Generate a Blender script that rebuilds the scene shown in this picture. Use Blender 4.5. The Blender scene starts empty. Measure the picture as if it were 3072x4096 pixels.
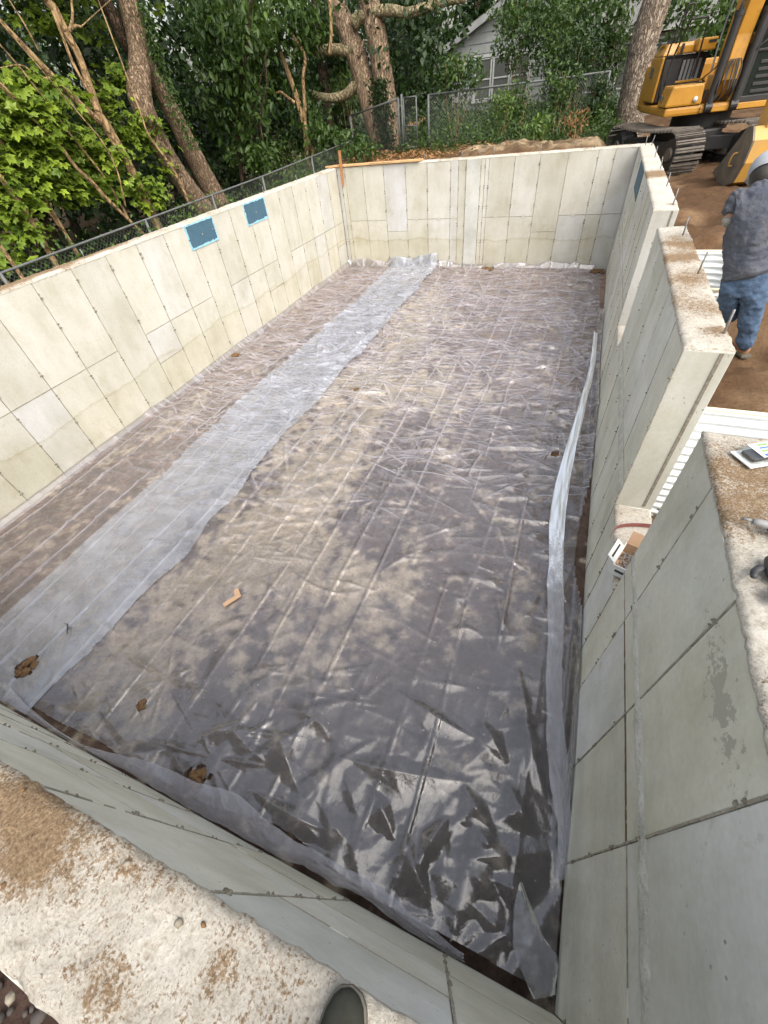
import bpy, bmesh, math, random
import numpy as np
from mathutils import Vector, Matrix
C = bpy.context.scene
COL = C.collection
R = math.radians
random.seed(7)
rng = np.random.default_rng(11)
# ------------------------------------------------------------------ camera
FPX = 1622.94
FW = Vector((-0.31745752, 0.62399358, -0.71403973))
RT = Vector((0.92645116, 0.36469744, -0.09318813))
UP = Vector((-0.20225967, 0.69110621, 0.69387552))
CP = Vector((6.75049, 0.18373, 3.72416))
cd = bpy.data.cameras.new('camera')
cam = bpy.data.objects.new('camera', cd)
COL.objects.link(cam)
cam.matrix_world = Matrix(((RT.x, UP.x, -FW.x, CP.x), (RT.y, UP.y, -FW.y, CP.y), (RT.z, UP.z, -FW.z, CP.z), (0, 0, 0, 1)))
cd.sensor_fit = 'VERTICAL'
cd.sensor_height = 36.0
cd.lens = FPX / 4096 * 36.0
cd.clip_start = 0.02
cd.clip_end = 2000
C.camera = cam
# ------------------------------------------------------------------ light
W = bpy.data.worlds.new("World")
C.world = W
W.use_nodes = True
nt = W.node_tree
bg = nt.nodes['Background']
sky = nt.nodes.new('ShaderNodeTexSky')
sky.sky_type = 'NISHITA'
sky.sun_disc = False
sky.sun_elevation = R(52)
sky.sun_rotation = R(128)
sky.air_density = 1.6
sky.dust_density = 6.0
hs = nt.nodes.new('ShaderNodeHueSaturation')
hs.inputs['Saturation'].default_value = 0.48
nt.links.new(sky.outputs[0], hs.inputs['Color'])
nt.links.new(hs.outputs[0], bg.inputs['Color'])
bg.inputs['Strength'].default_value = 0.15
sd = bpy.data.lights.new('sun', 'SUN')
sun = bpy.data.objects.new('sun', sd)
COL.objects.link(sun)
sd.energy = 1.0
sd.angle = R(85)
sd.color = (1.0, 0.93, 0.82)
SD = Vector((math.sin(R(128)) * math.cos(R(52)), math.cos(R(128)) * math.cos(R(52)), math.sin(R(52))))
sun.rotation_euler = SD.to_track_quat('Z', 'Y').to_euler()
C.view_settings.view_transform = 'Standard'
C.view_settings.look = 'None'
C.view_settings.exposure = 1.1
C.view_settings.gamma = 1.0
C.view_settings.use_curve_mapping = False
C.cycles.max_bounces = 8
C.cycles.transparent_max_bounces = 16

# ------------------------------------------------------------------ helpers
def at(px, py, ax, val):
    """a point of the place, from a direction and one known coordinate"""
    d = FW + RT * ((px - 1536) / FPX) - UP * ((py - 2048) / FPX)
    t = (val - CP[ax]) / d[ax]
    return CP + d * t

def org(o):
    v = Vector((0, 0, 0))
    while o is not None:
        v = v + o.location
        o = o.parent
    return v

def tag(o, label=None, cat=None, group=None, kind=None):
    if label: o['label'] = label
    if cat: o['category'] = cat
    if group: o['group'] = group
    if kind: o['kind'] = kind
    return o

def empty(name, loc, label, cat, group=None):
    o = bpy.data.objects.new(name, None)
    COL.objects.link(o)
    o.location = loc
    o.empty_display_size = 0.1
    return tag(o, label, cat, group)

def link(name, me, mat, parent=None, smooth=False):
    o = bpy.data.objects.new(name, me)
    COL.objects.link(o)
    if mat is not None and len(me.materials) == 0:
        me.materials.append(mat)
    if parent is not None:
        o.parent = parent
    if smooth:
        me.polygons.foreach_set('use_smooth', np.ones(len(me.polygons), bool))
    return o

def np_mesh(name, V, F, mat, parent=None, smooth=False, col=None, kind=None):
    V = np.asarray(V, np.float64).reshape(-1, 3)
    if parent is not None:
        V = V - np.array(org(parent))
    F = np.asarray(F, np.int32)
    k = F.shape[1]
    me = bpy.data.meshes.new(name)
    me.vertices.add(len(V))
    me.vertices.foreach_set('co', V.astype(np.float32).ravel())
    me.loops.add(F.size)
    me.loops.foreach_set('vertex_index', F.ravel())
    me.polygons.add(len(F))
    me.polygons.foreach_set('loop_start', np.arange(0, F.size, k, dtype=np.int32))
    me.update(calc_edges=True)
    if col is not None:
        a = me.attributes.new('col', 'FLOAT_COLOR', 'POINT')
        c = np.asarray(col, np.float32)
        if c.ndim == 1:
            c = np.stack([c, c, c], 1)
        c4 = np.ones((len(V), 4), np.float32)
        c4[:, :3] = c
        a.data.foreach_set('color', c4.ravel())
    o = link(name, me, mat, parent, smooth)
    if kind: o['kind'] = kind
    return o

class MB:
    def __init__(s):
        s.v = []; s.f = []
    def add(s, V, F):
        b = len(s.v)
        s.v += [tuple(p) for p in V]
        s.f += [tuple(i + b for i in f) for f in F]
        return s
    def box(s, lo, hi):
        x0, y0, z0 = lo; x1, y1, z1 = hi
        return s.add([(x0, y0, z0), (x1, y0, z0), (x1, y1, z0), (x0, y1, z0), (x0, y0, z1), (x1, y0, z1), (x1, y1, z1), (x0, y1, z1)],
                     [(3, 2, 1, 0), (4, 5, 6, 7), (0, 1, 5, 4), (1, 2, 6, 5), (2, 3, 7, 6), (3, 0, 4, 7)])
    def obox(s, c, ax, h):
        c = Vector(c); a = [Vector(x) * y for x, y in zip(ax, h)]
        P = []
        for k in (-1, 1):
            for (i, j) in ((-1, -1), (1, -1), (1, 1), (-1, 1)):
                P.append(c + a[0] * i + a[1] * j + a[2] * k)
        return s.add(P, [(3, 2, 1, 0), (4, 5, 6, 7), (0, 1, 5, 4), (1, 2, 6, 5), (2, 3, 7, 6), (3, 0, 4, 7)])
    def prism(s, poly, ext):
        """poly: 3-D points in a plane, ext: extrusion vector"""
        n = len(poly); ext = Vector(ext)
        P = [Vector(p) for p in poly] + [Vector(p) + ext for p in poly]
        return s.add(P, [tuple(range(n))[::-1], tuple(range(n, 2 * n))] + [(i, (i + 1) % n, n + (i + 1) % n, n + i) for i in range(n)])
    def tube(s, pts, rad, seg=8, wob=0.0, caps=True):
        pts = [Vector(p) for p in pts]
        if not hasattr(rad, '__len__'): rad = [rad] * len(pts)
        ref = Vector((0.31, 0.17, 0.93))
        V = []; prevu = None
        for i, p in enumerate(pts):
            d = (pts[min(i + 1, len(pts) - 1)] - pts[max(i - 1, 0)])
            d = d.normalized() if d.length > 1e-9 else Vector((0, 0, 1))
            u = (ref.cross(d) if prevu is None else prevu - d * prevu.dot(d))
            if u.length < 1e-4: u = Vector((1, 0, 0)).cross(d)
            u.normalize(); prevu = u
            w = d.cross(u)
            for k in range(seg):
                a = 2 * math.pi * k / seg
                r = rad[i] * (1 + (random.uniform(-wob, wob) if wob else 0))
                V.append(p + u * (math.cos(a) * r) + w * (math.sin(a) * r))
        F = []
        for i in range(len(pts) - 1):
            for k in range(seg):
                a = i * seg + k; b = i * seg + (k + 1) % seg
                F.append((a, b, b + seg, a + seg))
        if caps:
            F.append(tuple(range(seg))[::-1]); F.append(tuple(range((len(pts) - 1) * seg, len(pts) * seg)))
        return s.add(V, F)
    def build(s, name, mat, parent=None, smooth=False, bevel=0.0, kind=None):
        o0 = org(parent) if parent is not None else Vector((0, 0, 0))
        me = bpy.data.meshes.new(name)
        me.from_pydata([tuple(Vector(p) - o0) for p in s.v], [], s.f)
        if bevel > 0:
            bm = bmesh.new(); bm.from_mesh(me)
            bmesh.ops.bevel(bm, geom=bm.edges[:], offset=bevel, segments=2, profile=0.6, affect='EDGES', clamp_overlap=True)
            bm.to_mesh(me); bm.free()
        me.update()
        o = link(name, me, mat, parent, smooth)
        if kind: o['kind'] = kind
        return o

def smooth_path(pts, n):
    """Catmull-Rom through points -> n points"""
    P = np.array([tuple(p) for p in pts], float)
    if len(P) == 2:
        return [Vector(P[0] + (P[1] - P[0]) * t) for t in np.linspace(0, 1, n)]
    Q = np.vstack([2 * P[0] - P[1], P, 2 * P[-1] - P[-2]])
    out = []
    for t in np.linspace(0, len(P) - 1 - 1e-6, n):
        i = int(t); u = t - i
        a, b, c, d = Q[i], Q[i + 1], Q[i + 2], Q[i + 3]
        out.append(Vector(0.5 * (2 * b + (c - a) * u + (2 * a - 5 * b + 4 * c - d) * u * u + (3 * b - a - 3 * c + d) * u ** 3)))
    return out

def lerp(a, b, t): return a + (b - a) * t
def sstep(a, b, x):
    t = np.clip((np.asarray(x, float) - a) / (b - a), 0, 1)
    return t * t * (3 - 2 * t)

def vnoise(x, y, seed=0):
    x = np.asarray(x, float); y = np.asarray(y, float)
    xi = np.floor(x).astype(np.int64); yi = np.floor(y).astype(np.int64)
    xf = x - xi; yf = y - yi
    u = xf * xf * (3 - 2 * xf); v = yf * yf * (3 - 2 * yf)
    def h(i, j):
        n = (i * 374761393 + j * 668265263 + seed * 974711) & 0xffffffff
        n = ((n ^ (n >> 13)) * 1274126177) & 0xffffffff
        return ((n ^ (n >> 16)) & 0xffff) / 65535.0
    a = h(xi, yi); b = h(xi + 1, yi); c = h(xi, yi + 1); d = h(xi + 1, yi + 1)
    return (a + (b - a) * u) * (1 - v) + (c + (d - c) * u) * v

def fbm(x, y, oct=4, seed=0):
    s = 0; a = 0.5; t = 0
    for k in range(oct):
        s = s + a * vnoise(x * 2 ** k + 17.3 * k, y * 2 ** k - 9.1 * k, seed + k); t += a; a *= 0.5
    return s / t

# ------------------------------------------------------------------ materials
def nodes(name):
    m = bpy.data.materials.new(name)
    m.use_nodes = True
    t = m.node_tree
    return m, t, t.nodes['Principled BSDF'], t.nodes['Material Output']

def N(t, kind, **kw):
    n = t.nodes.new(kind)
    for k, v in kw.items():
        if k in n.inputs: n.inputs[k].default_value = v
        else: setattr(n, k, v)
    return n

def pos(t, scale=(1, 1, 1)):
    g = t.nodes.new('ShaderNodeNewGeometry')
    mp = t.nodes.new('ShaderNodeMapping')
    mp.inputs['Scale'].default_value = scale
    t.links.new(g.outputs['Position'], mp.inputs['Vector'])
    return mp.outputs[0]

def noise(t, scale, detail=4, rough=0.55, vec=None, stretch=(1, 1, 1)):
    n = N(t, 'ShaderNodeTexNoise')
    n.inputs['Scale'].default_value = scale
    n.inputs['Detail'].default_value = detail
    n.inputs['Roughness'].default_value = rough
    t.links.new(vec if vec is not None else pos(t, stretch), n.inputs['Vector'])
    return n.outputs[0]

def ramp(t, fac, stops):
    r = t.nodes.new('ShaderNodeValToRGB')
    e = r.color_ramp.elements
    e[0].position = stops[0][0]; e[0].color = (*stops[0][1], 1) if hasattr(stops[0][1], '__len__') else (stops[0][1],) * 3 + (1,)
    e[1].position = stops[-1][0]; e[1].color = (*stops[-1][1], 1) if hasattr(stops[-1][1], '__len__') else (stops[-1][1],) * 3 + (1,)
    for p, c in stops[1:-1]:
        q = e.new(p); q.color = (*c, 1) if hasattr(c, '__len__') else (c, c, c, 1)
    t.links.new(fac, r.inputs[0])
    return r.outputs[0]

def mix(t, fac, a, b, blend='MIX'):
    m = t.nodes.new('ShaderNodeMix'); m.data_type = 'RGBA'; m.blend_type = blend
    for s, v in ((0, fac), (6, a), (7, b)):
        if isinstance(v, (int, float)): m.inputs[s].default_value = v if s == 0 else (v, v, v, 1)
        elif isinstance(v, tuple): m.inputs[s].default_value = (*v, 1)
        else: t.links.new(v, m.inputs[s])
    return m.outputs[2]

def bump(t, bsdf, h, strength=0.3, dist=0.01, prev=None):
    b = t.nodes.new('ShaderNodeBump')
    b.inputs['Strength'].default_value = strength
    b.inputs['Distance'].default_value = dist
    t.links.new(h, b.inputs['Height'])
    if prev is not None: t.links.new(prev, b.inputs['Normal'])
    if bsdf is not None: t.links.new(b.outputs[0], bsdf.inputs['Normal'])
    return b.outputs[0]

def simple(name, c1, c2=None, rough=0.6, scale=8, metal=0.0, bmp=0.15, bscale=60, spec=None, bdist=0.004):
    m, t, b, o = nodes(name)
    c2 = c2 or tuple(x * 0.75 for x in c1)
    n = noise(t, scale, 5)
    t.links.new(ramp(t, n, [(0.3, c2), (0.7, c1)]), b.inputs['Base Color'])
    b.inputs['Roughness'].default_value = rough
    b.inputs['Metallic'].default_value = metal
    if spec is not None: b.inputs['Specular IOR Level'].default_value = spec
    if bmp: bump(t, b, noise(t, bscale, 4), bmp, bdist)
    return m

def concrete(name, tone, cold=0.0):
    """formed concrete: blotches, pale bloom, water marks, bug holes; each object a shade of its own"""
    m, t, b, o = nodes(name)
    r, g, bl = tone
    big = noise(t, 1.3, 5, 0.6)
    col = ramp(t, big, [(0.25, (r * 0.80, g * 0.785, bl * 0.72)), (0.5, (r * 0.98, g * 0.98, bl * 0.97)), (0.72, (r * 1.08, g * 1.085, bl * 1.13))])
    oi = t.nodes.new('ShaderNodeObjectInfo')
    rnd = ramp(t, oi.outputs['Random'], [(0.0, (0.90, 0.90, 0.87)), (0.45, (1.0, 0.99, 0.95)), (0.75, (1.03, 1.03, 1.05)), (1.0, (0.93, 0.955, 1.05))])
    col = mix(t, 0.85, col, rnd, 'MULTIPLY')
    # vertical runs
    streak = noise(t, 2.2, 4, 0.6, stretch=(2.5, 2.5, 0.6))
    col = mix(t, 0.45, col, ramp(t, streak, [(0.36, (0.86, 0.85, 0.80)), (0.6, (1.03, 1.03, 1.03))]), 'MULTIPLY')
    if cold:
        g_ = t.nodes.new('ShaderNodeNewGeometry'); sx_ = t.nodes.new('ShaderNodeSeparateXYZ'); t.links.new(g_.outputs['Position'], sx_.inputs[0])
        ad = t.nodes.new('ShaderNodeMath'); ad.operation = 'MULTIPLY_ADD'
        t.links.new(noise(t, 0.9, 4, 0.6), ad.inputs[0]); ad.inputs[1].default_value = -0.42; t.links.new(sx_.outputs['Z'], ad.inputs[2])
        col = mix(t, ramp(t, ad.outputs[0], [(0.50, 1.0), (0.53, 0.25), (0.75, 0.0)]), col, (0.96, 0.945, 0.89), 'MULTIPLY')
        col = mix(t, ramp(t, ad.outputs[0], [(0.455, 0.0), (0.49, 0.25), (0.508, 0.5), (0.522, 0.0)]), col, (0.72, 0.69, 0.60), 'MULTIPLY')
        col = mix(t, ramp(t, noise(t, 3.1, 7, 0.72, stretch=(1, 1, 0.8)), [(0.53, 0.0), (0.66, 0.55)]), col, (0.84, 0.81, 0.71), 'MULTIPLY')
    fine = noise(t, 34, 6, 0.7)
    col = mix(t, 0.5, col, ramp(t, fine, [(0.33, (0.86, 0.85, 0.82)), (0.6, (1.02, 1.02, 1.02))]), 'MULTIPLY')
    # bug holes and scuffs
    vo = N(t, 'ShaderNodeTexVoronoi'); vo.inputs['Scale'].default_value = 24
    t.links.new(pos(t, (1, 1, 0.6)), vo.inputs['Vector'])
    gate = ramp(t, noise(t, 2.6, 3), [(0.52, 0.0), (0.66, 1.0)])
    holes = ramp(t, vo.outputs['Distance'], [(0.07, 1.0), (0.14, 0.0)])
    hm = mix(t, 1.0, holes, gate, 'MULTIPLY')
    col = mix(t, hm, col, (r * 0.5, g * 0.48, bl * 0.42))
    th = 0.62 if cold else 0.60
    if not cold:
        blot = noise(t, 0.8, 6, 0.7, stretch=(1, 1, 1.6))
        col = mix(t, 0.8, col, ramp(t, blot, [(0.32, (0.78, 0.79, 0.77)), (0.5, (0.98, 0.985, 0.97)), (0.68, (1.12, 1.11, 1.08))]), 'MULTIPLY')
    scuff = ramp(t, noise(t, 7, 8, 0.75, stretch=(1, 1, 0.7)), [(th, 0.0), (th + .07, 0.55)])
    col = mix(t, scuff, col, (r * 0.66, g * 0.65, bl * 0.62))
    if not cold:
        # the scabbed strip where the form stuck, high on the near right wall
        g2 = t.nodes.new('ShaderNodeNewGeometry'); mp2 = t.nodes.new('ShaderNodeMapping'); mp2.vector_type = 'POINT'
        mp2.inputs['Location'].default_value = (-7.49, -1.02 / 0.32, -2.21 / 0.10); mp2.inputs['Scale'].default_value = (1, 1 / 0.32, 1 / 0.10)
        ln = t.nodes.new('ShaderNodeVectorMath'); ln.operation = 'LENGTH'
        t.links.new(g2.outputs['Position'], mp2.inputs['Vector']); t.links.new(mp2.outputs[0], ln.inputs[0])
        av = t.nodes.new('ShaderNodeMath'); av.operation = 'MULTIPLY_ADD'
        t.links.new(noise(t, 16, 6, 0.7), av.inputs[0]); av.inputs[1].default_value = -4.5; t.links.new(ln.outputs['Value'], av.inputs[2])
        scab = ramp(t, av.outputs[0], [(0.0, 1.0), (0.001, 0.0)])
        av2 = t.nodes.new('ShaderNodeMath'); av2.operation = 'LESS_THAN'; av2.inputs[1].default_value = -1.75
        t.links.new(av.outputs[0], av2.inputs[0])
        col = mix(t, av2.outputs[0], col, (r * 0.60, g * 0.59, bl * 0.53))
    t.links.new(col, b.inputs['Base Color'])
    b.inputs['Roughness'].default_value = 0.75
    b.inputs['Specular IOR Level'].default_value = 0.35
    n1 = bump(t, None, fine, 0.25, 0.004)
    n2 = bump(t, None, noise(t, 5, 4), 0.3, 0.012, n1)
    inv = mix(t, 1.0, 1.0, hm, 'SUBTRACT')
    bump(t, b, inv, 0.6, 0.006, n2)
    return m

M = {}
M['conc_warm'] = concrete('formed_concrete_pale', (0.50, 0.49, 0.447), 1.0)
M['conc_grey'] = concrete('formed_concrete_grey', (0.63, 0.625, 0.575))
M['conc_pale'] = concrete('formed_concrete_ashen', (0.50, 0.497, 0.465))
M['seam'] = simple('rough_seam', (0.60, 0.595, 0.545), (0.40, 0.39, 0.345), 0.9, 9, bmp=0.9, bscale=45, bdist=0.02)
M['joint'] = simple('joint_mortar', (0.37, 0.34, 0.28), (0.215, 0.195, 0.155), 0.9, 20)
M['rust_joint'] = simple('rusty_joint', (0.16, 0.10, 0.06), (0.09, 0.06, 0.04), 0.9, 12)  # shadowed limb: its shade is put into the colour by darker bark
M['tie'] = simple('tie_stub', (0.27, 0.245, 0.195), (0.12, 0.10, 0.07), 0.9, 60, bmp=0.5)

def attr_col(t, name='col'):
    a = t.nodes.new('ShaderNodeAttribute'); a.attribute_name = name
    return a

def wall_top_mat():
    m, t, b, o = nodes('rough_wall_top')
    a = attr_col(t)
    sp = t.nodes.new('ShaderNodeSeparateColor')
    t.links.new(a.outputs['Color'], sp.inputs[0])
    dirt = sp.outputs[0]; white = sp.outputs[1]
    fine = noise(t, 130, 6, 0.75)
    mid = noise(t, 34, 7, 0.75)
    crust = ramp(t, mid, [(0.3, (0.30, 0.25, 0.19)), (0.48, (0.53, 0.495, 0.43)), (0.7, (0.68, 0.655, 0.60))])
    soil = ramp(t, noise(t, 120, 5, 0.8), [(0.30, (0.075, 0.05, 0.03)), (0.45, (0.20, 0.135, 0.08)), (0.6, (0.33, 0.24, 0.15)), (0.72, (0.46, 0.37, 0.26))])
    # speckle threshold moves with the dirt mask
    s = t.nodes.new('ShaderNodeMath'); s.operation = 'ADD'
    t.links.new(dirt, s.inputs[0])
    mm = t.nodes.new('ShaderNodeMath'); mm.operation = 'MULTIPLY_ADD'
    t.links.new(mix(t, 0.5, fine, mid), mm.inputs[0]); mm.inputs[1].default_value = 5.0; mm.inputs[2].default_value = -2.5
    t.links.new(mm.outputs[0], s.inputs[1])
    f = ramp(t, s.outputs[0], [(0.32, 0.0), (0.72, 1.0)])
    t.links.new(mix(t, f, crust, soil), b.inputs['Base Color'])
    b.inputs['Roughness'].default_value = 0.92
    b.inputs['Specular IOR Level'].default_value = 0.15
    # arcs left by the trowel
    g3 = t.nodes.new('ShaderNodeNewGeometry'); mp3 = t.nodes.new('ShaderNodeMapping'); mp3.inputs['Location'].default_value = (-5.93, 0.11, 0)
    t.links.new(g3.outputs['Position'], mp3.inputs['Vector'])
    wv = N(t, 'ShaderNodeTexWave'); wv.wave_type = 'RINGS'; wv.rings_direction = 'Z'; wv.inputs['Scale'].default_value = 26; wv.inputs['Distortion'].default_value = 5.5; wv.inputs['Detail'].default_value = 4; wv.inputs['Detail Scale'].default_value = 2.2
    t.links.new(mp3.outputs[0], wv.inputs['Vector'])
    n1 = bump(t, None, fine, 0.9, 0.008)
    n1 = bump(t, None, wv.outputs['Fac'], 0.35, 0.006, n1)
    bump(t, b, mid, 0.8, 0.02, n1)
    return m
M['top'] = wall_top_mat()

def soil_mat():
    """vertex colour 'col' carries the soil's own colour (pale dust, damp loam)"""
    m, t, b, o = nodes('soil')
    a = attr_col(t)
    f = noise(t, 26, 8, 0.7)
    c = mix(t, 0.75, a.outputs['Color'], ramp(t, f, [(0.3, (0.62, 0.6, 0.58)), (0.5, (1, 1, 1)), (0.72, (1.35, 1.33, 1.3))]), 'MULTIPLY')
    f2 = noise(t, 5, 5, 0.6)
    c = mix(t, 0.6, c, ramp(t, f2, [(0.35, (0.75, 0.74, 0.72)), (0.65, (1.18, 1.17, 1.15))]), 'MULTIPLY')
    t.links.new(c, b.inputs['Base Color'])
    b.inputs['Roughness'].default_value = 0.95
    b.inputs['Specular IOR Level'].default_value = 0.1
    n1 = bump(t, None, f, 0.8, 0.02)
    bump(t, b, f2, 0.5, 0.06, n1)
    return m
M['soil'] = soil_mat()

def film_mat(name, haze, rough, tint=(0.97, 0.96, 0.975), kk=1.0, ior=1.95, milk=(0.75, 0.715, 0.765)):
    """clear polythene: see-through, milky, glossy"""
    m, t, b, o = nodes(name)
    t.nodes.remove(b)
    tr = N(t, 'ShaderNodeBsdfTransparent'); tr.inputs[0].default_value = (*tint, 1)
    df = N(t, 'ShaderNodeBsdfDiffuse'); df.inputs[0].default_value = (*milk, 1)
    tl = N(t, 'ShaderNodeBsdfTranslucent'); tl.inputs[0].default_value = (*milk, 1)
    gl = N(t, 'ShaderNodeBsdfGlossy'); gl.inputs['Roughness'].default_value = rough
    gl.inputs[0].default_value = (1, 1, 1, 1)
    n1 = bump(t, None, noise(t, 18, 5, 0.6, stretch=(1.5, 0.7, 1)), 0.10, 0.03)
    n2 = bump(t, None, noise(t, 60, 3, 0.5), 0.03, 0.006, n1)
    for x in (gl,): t.links.new(n2, x.inputs['Normal'])
    m0 = N(t, 'ShaderNodeMixShader'); m0.inputs[0].default_value = 0.35
    t.links.new(df.outputs[0], m0.inputs[1]); t.links.new(tl.outputs[0], m0.inputs[2])
    m1 = N(t, 'ShaderNodeMixShader')
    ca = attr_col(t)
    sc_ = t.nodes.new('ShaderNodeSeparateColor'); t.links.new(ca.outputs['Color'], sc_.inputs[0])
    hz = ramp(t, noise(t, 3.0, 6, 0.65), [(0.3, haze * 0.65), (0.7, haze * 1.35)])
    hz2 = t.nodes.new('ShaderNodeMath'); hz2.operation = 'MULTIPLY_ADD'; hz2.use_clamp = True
    t.links.new(sc_.outputs[0], hz2.inputs[0]); hz2.inputs[1].default_value = 0.38 * kk; t.links.new(hz, hz2.inputs[2])  # haze raised along creases: whitened folds, with their bright highlights painted in
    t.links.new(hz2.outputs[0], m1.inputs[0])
    t.links.new(tr.outputs[0], m1.inputs[1]); t.links.new(m0.outputs[0], m1.inputs[2])
    fr = N(t, 'ShaderNodeFresnel'); fr.inputs['IOR'].default_value = ior
    t.links.new(n2, fr.inputs['Normal'])
    m2 = N(t, 'ShaderNodeMixShader')
    t.links.new(fr.outputs[0], m2.inputs[0]); t.links.new(m1.outputs[0], m2.inputs[1]); t.links.new(gl.outputs[0], m2.inputs[2])
    t.links.new(m2.outputs[0], o.inputs[0])
    return m
M['film'] = film_mat('clear_polythene', 0.125, 0.085, ior=1.85)
M['film_fold'] = film_mat('folded_polythene', 0.34, 0.13, (0.93, 0.95, 0.98), 0.55, 1.95, (0.70, 0.73, 0.82))
M['film_hem'] = film_mat('polythene_hem', 0.17, 0.35, (0.95, 0.965, 0.98), 0.6, 1.5)

def leaf_mat(name, dark, light, gloss=0.45, trans=0.25):
    m, t, b, o = nodes(name)
    a = attr_col(t)
    col = ramp(t, a.outputs['Fac'], [(0.0, dark), (0.85, light), (1.0, tuple(min(1, x * 1.5) for x in light))])
    t.links.new(col, b.inputs['Base Color'])
    b.inputs['Roughness'].default_value = gloss
    b.inputs['Specular IOR Level'].default_value = 0.35
    tl = N(t, 'ShaderNodeBsdfTranslucent')
    t.links.new(mix(t, 1.0, col, (1.25, 1.35, 0.7), 'MULTIPLY'), tl.inputs[0])
    mx = N(t, 'ShaderNodeMixShader'); mx.inputs[0].default_value = trans
    t.links.new(b.outputs[0], mx.inputs[1]); t.links.new(tl.outputs[0], mx.inputs[2])
    t.links.new(mx.outputs[0], o.inputs[0])
    return m
M['maple'] = leaf_mat('maple_leaf', (0.085, 0.145, 0.018), (0.22, 0.30, 0.03))
M['leaf_mid'] = leaf_mat('mid_green_leaf', (0.02, 0.05, 0.011), (0.07, 0.12, 0.022))
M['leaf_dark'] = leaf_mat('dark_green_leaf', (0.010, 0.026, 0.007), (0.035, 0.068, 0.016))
M['leaf_fresh'] = leaf_mat('fresh_green_leaf', (0.05, 0.10, 0.018), (0.12, 0.19, 0.035))
M['leaf_dead'] = leaf_mat('dead_leaf', (0.16, 0.075, 0.03), (0.34, 0.19, 0.085), 0.8, 0.15)

def bark(name, c1, c2, scale=16, stretch=0.22, moss=0.0):
    m, t, b, o = nodes(name)
    vo = N(t, 'ShaderNodeTexVoronoi'); vo.inputs['Scale'].default_value = scale
    vo.feature = 'DISTANCE_TO_EDGE'
    base = pos(t, (1, 1, stretch))
    nz = N(t, 'ShaderNodeTexNoise'); nz.inputs['Scale'].default_value = scale * 0.7; nz.inputs['Detail'].default_value = 4
    t.links.new(base, nz.inputs['Vector'])
    wv = mix(t, 0.22, base, nz.outputs['Color'])
    t.links.new(wv, vo.inputs['Vector'])
    crack = ramp(t, vo.outputs['Distance'], [(0.0, 0.0), (0.22, 1.0)])
    fine = noise(t, 40, 6, 0.7, stretch=(1, 1, 0.4))
    col = mix(t, crack, c2, c1)
    col = mix(t, 0.7, col, ramp(t, fine, [(0.3, (0.6, 0.6, 0.6)), (0.7, (1.25, 1.25, 1.25))]), 'MULTIPLY')
    if moss:
        col = mix(t, ramp(t, noise(t, 3, 5), [(0.45, 0.0), (0.62, moss)]), col, (0.10, 0.13, 0.045))
    t.links.new(col, b.inputs['Base Color'])
    b.inputs['Roughness'].default_value = 0.9
    b.inputs['Specular IOR Level'].default_value = 0.15
    n1 = bump(t, None, fine, 0.5, 0.01)
    bump(t, b, crack, 0.9, 0.03, n1)
    return m
M['bark_oak'] = bark('furrowed_bark', (0.38, 0.275, 0.185), (0.13, 0.09, 0.06), 22)
M['bark_main'] = bark('shaggy_bark', (0.52, 0.385, 0.27), (0.19, 0.13, 0.085), 18, 0.15)
M['bark_right'] = bark('plated_bark', (0.36, 0.295, 0.23), (0.12, 0.09, 0.07), 17, 0.28)
M['bark_thin'] = bark('smooth_bark', (0.38, 0.26, 0.14), (0.21, 0.14, 0.075), 9, 0.5)
M['bark_moss'] = bark('mossy_bark', (0.50, 0.41, 0.27), (0.22, 0.18, 0.10), 14, 0.6, 0.5)
M['bark_dark'] = bark('dark_bark', (0.12, 0.085, 0.06), (0.04, 0.03, 0.02), 18)
M['galv'] = simple('galvanised_steel', (0.12, 0.13, 0.13), (0.075, 0.08, 0.08), 0.55, 14, 0.0, 0.1)
M['rod'] = simple('bolt_steel', (0.22, 0.225, 0.225), (0.13, 0.12, 0.11), 0.5, 40, 0.3, 0.1)
M['well_steel'] = simple('white_coated_steel', (0.82, 0.84, 0.84), (0.72, 0.74, 0.74), 0.35, 6, 0.0, 0.05)
M['well_rim'] = simple('cream_rim', (0.72, 0.66, 0.5), (0.62, 0.56, 0.42), 0.5, 6)
M['blue_foam'] = simple('blue_foam_board', (0.05, 0.115, 0.165), (0.04, 0.095, 0.14), 0.7, 9, bmp=0.12, bscale=30)
M['blue_edge'] = simple('pale_blue_foam_edge', (0.22, 0.48, 0.62), (0.30, 0.52, 0.62), 0.7, 24, bmp=0.5, bscale=30)
M['lumber'] = simple('pine_lumber', (0.62, 0.40, 0.20), (0.47, 0.28, 0.13), 0.7, 7)
M['stake'] = simple('stake_wood', (0.42, 0.20, 0.075), (0.30, 0.13, 0.05), 0.7, 9)
M['card'] = simple('cardboard', (0.42, 0.27, 0.17), (0.36, 0.23, 0.14), 0.8, 12)
M['white_card'] = simple('white_carton', (0.72, 0.72, 0.70), (0.62, 0.62, 0.6), 0.6, 12)
M['ink'] = simple('black_ink', (0.04, 0.04, 0.045), (0.03, 0.03, 0.03), 0.6, 12)
M['yellow'] = simple('yellow_paint', (0.50, 0.245, 0.03), (0.43, 0.205, 0.026), 0.38, 5, 0, 0.06, 50, 0.5)
def muddy(m, amt=0.5):
    t = m.node_tree; b = t.nodes['Principled BSDF']
    src = b.inputs['Base Color'].links[0].from_socket
    mud = ramp(t, noise(t, 4.5, 8, 0.72), [(0.52, 0.0), (0.70, amt)])
    c = mix(t, mud, src, (0.14, 0.095, 0.055))
    t.links.new(c, b.inputs['Base Color'])
muddy(M['yellow'], 0.55)
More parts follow.
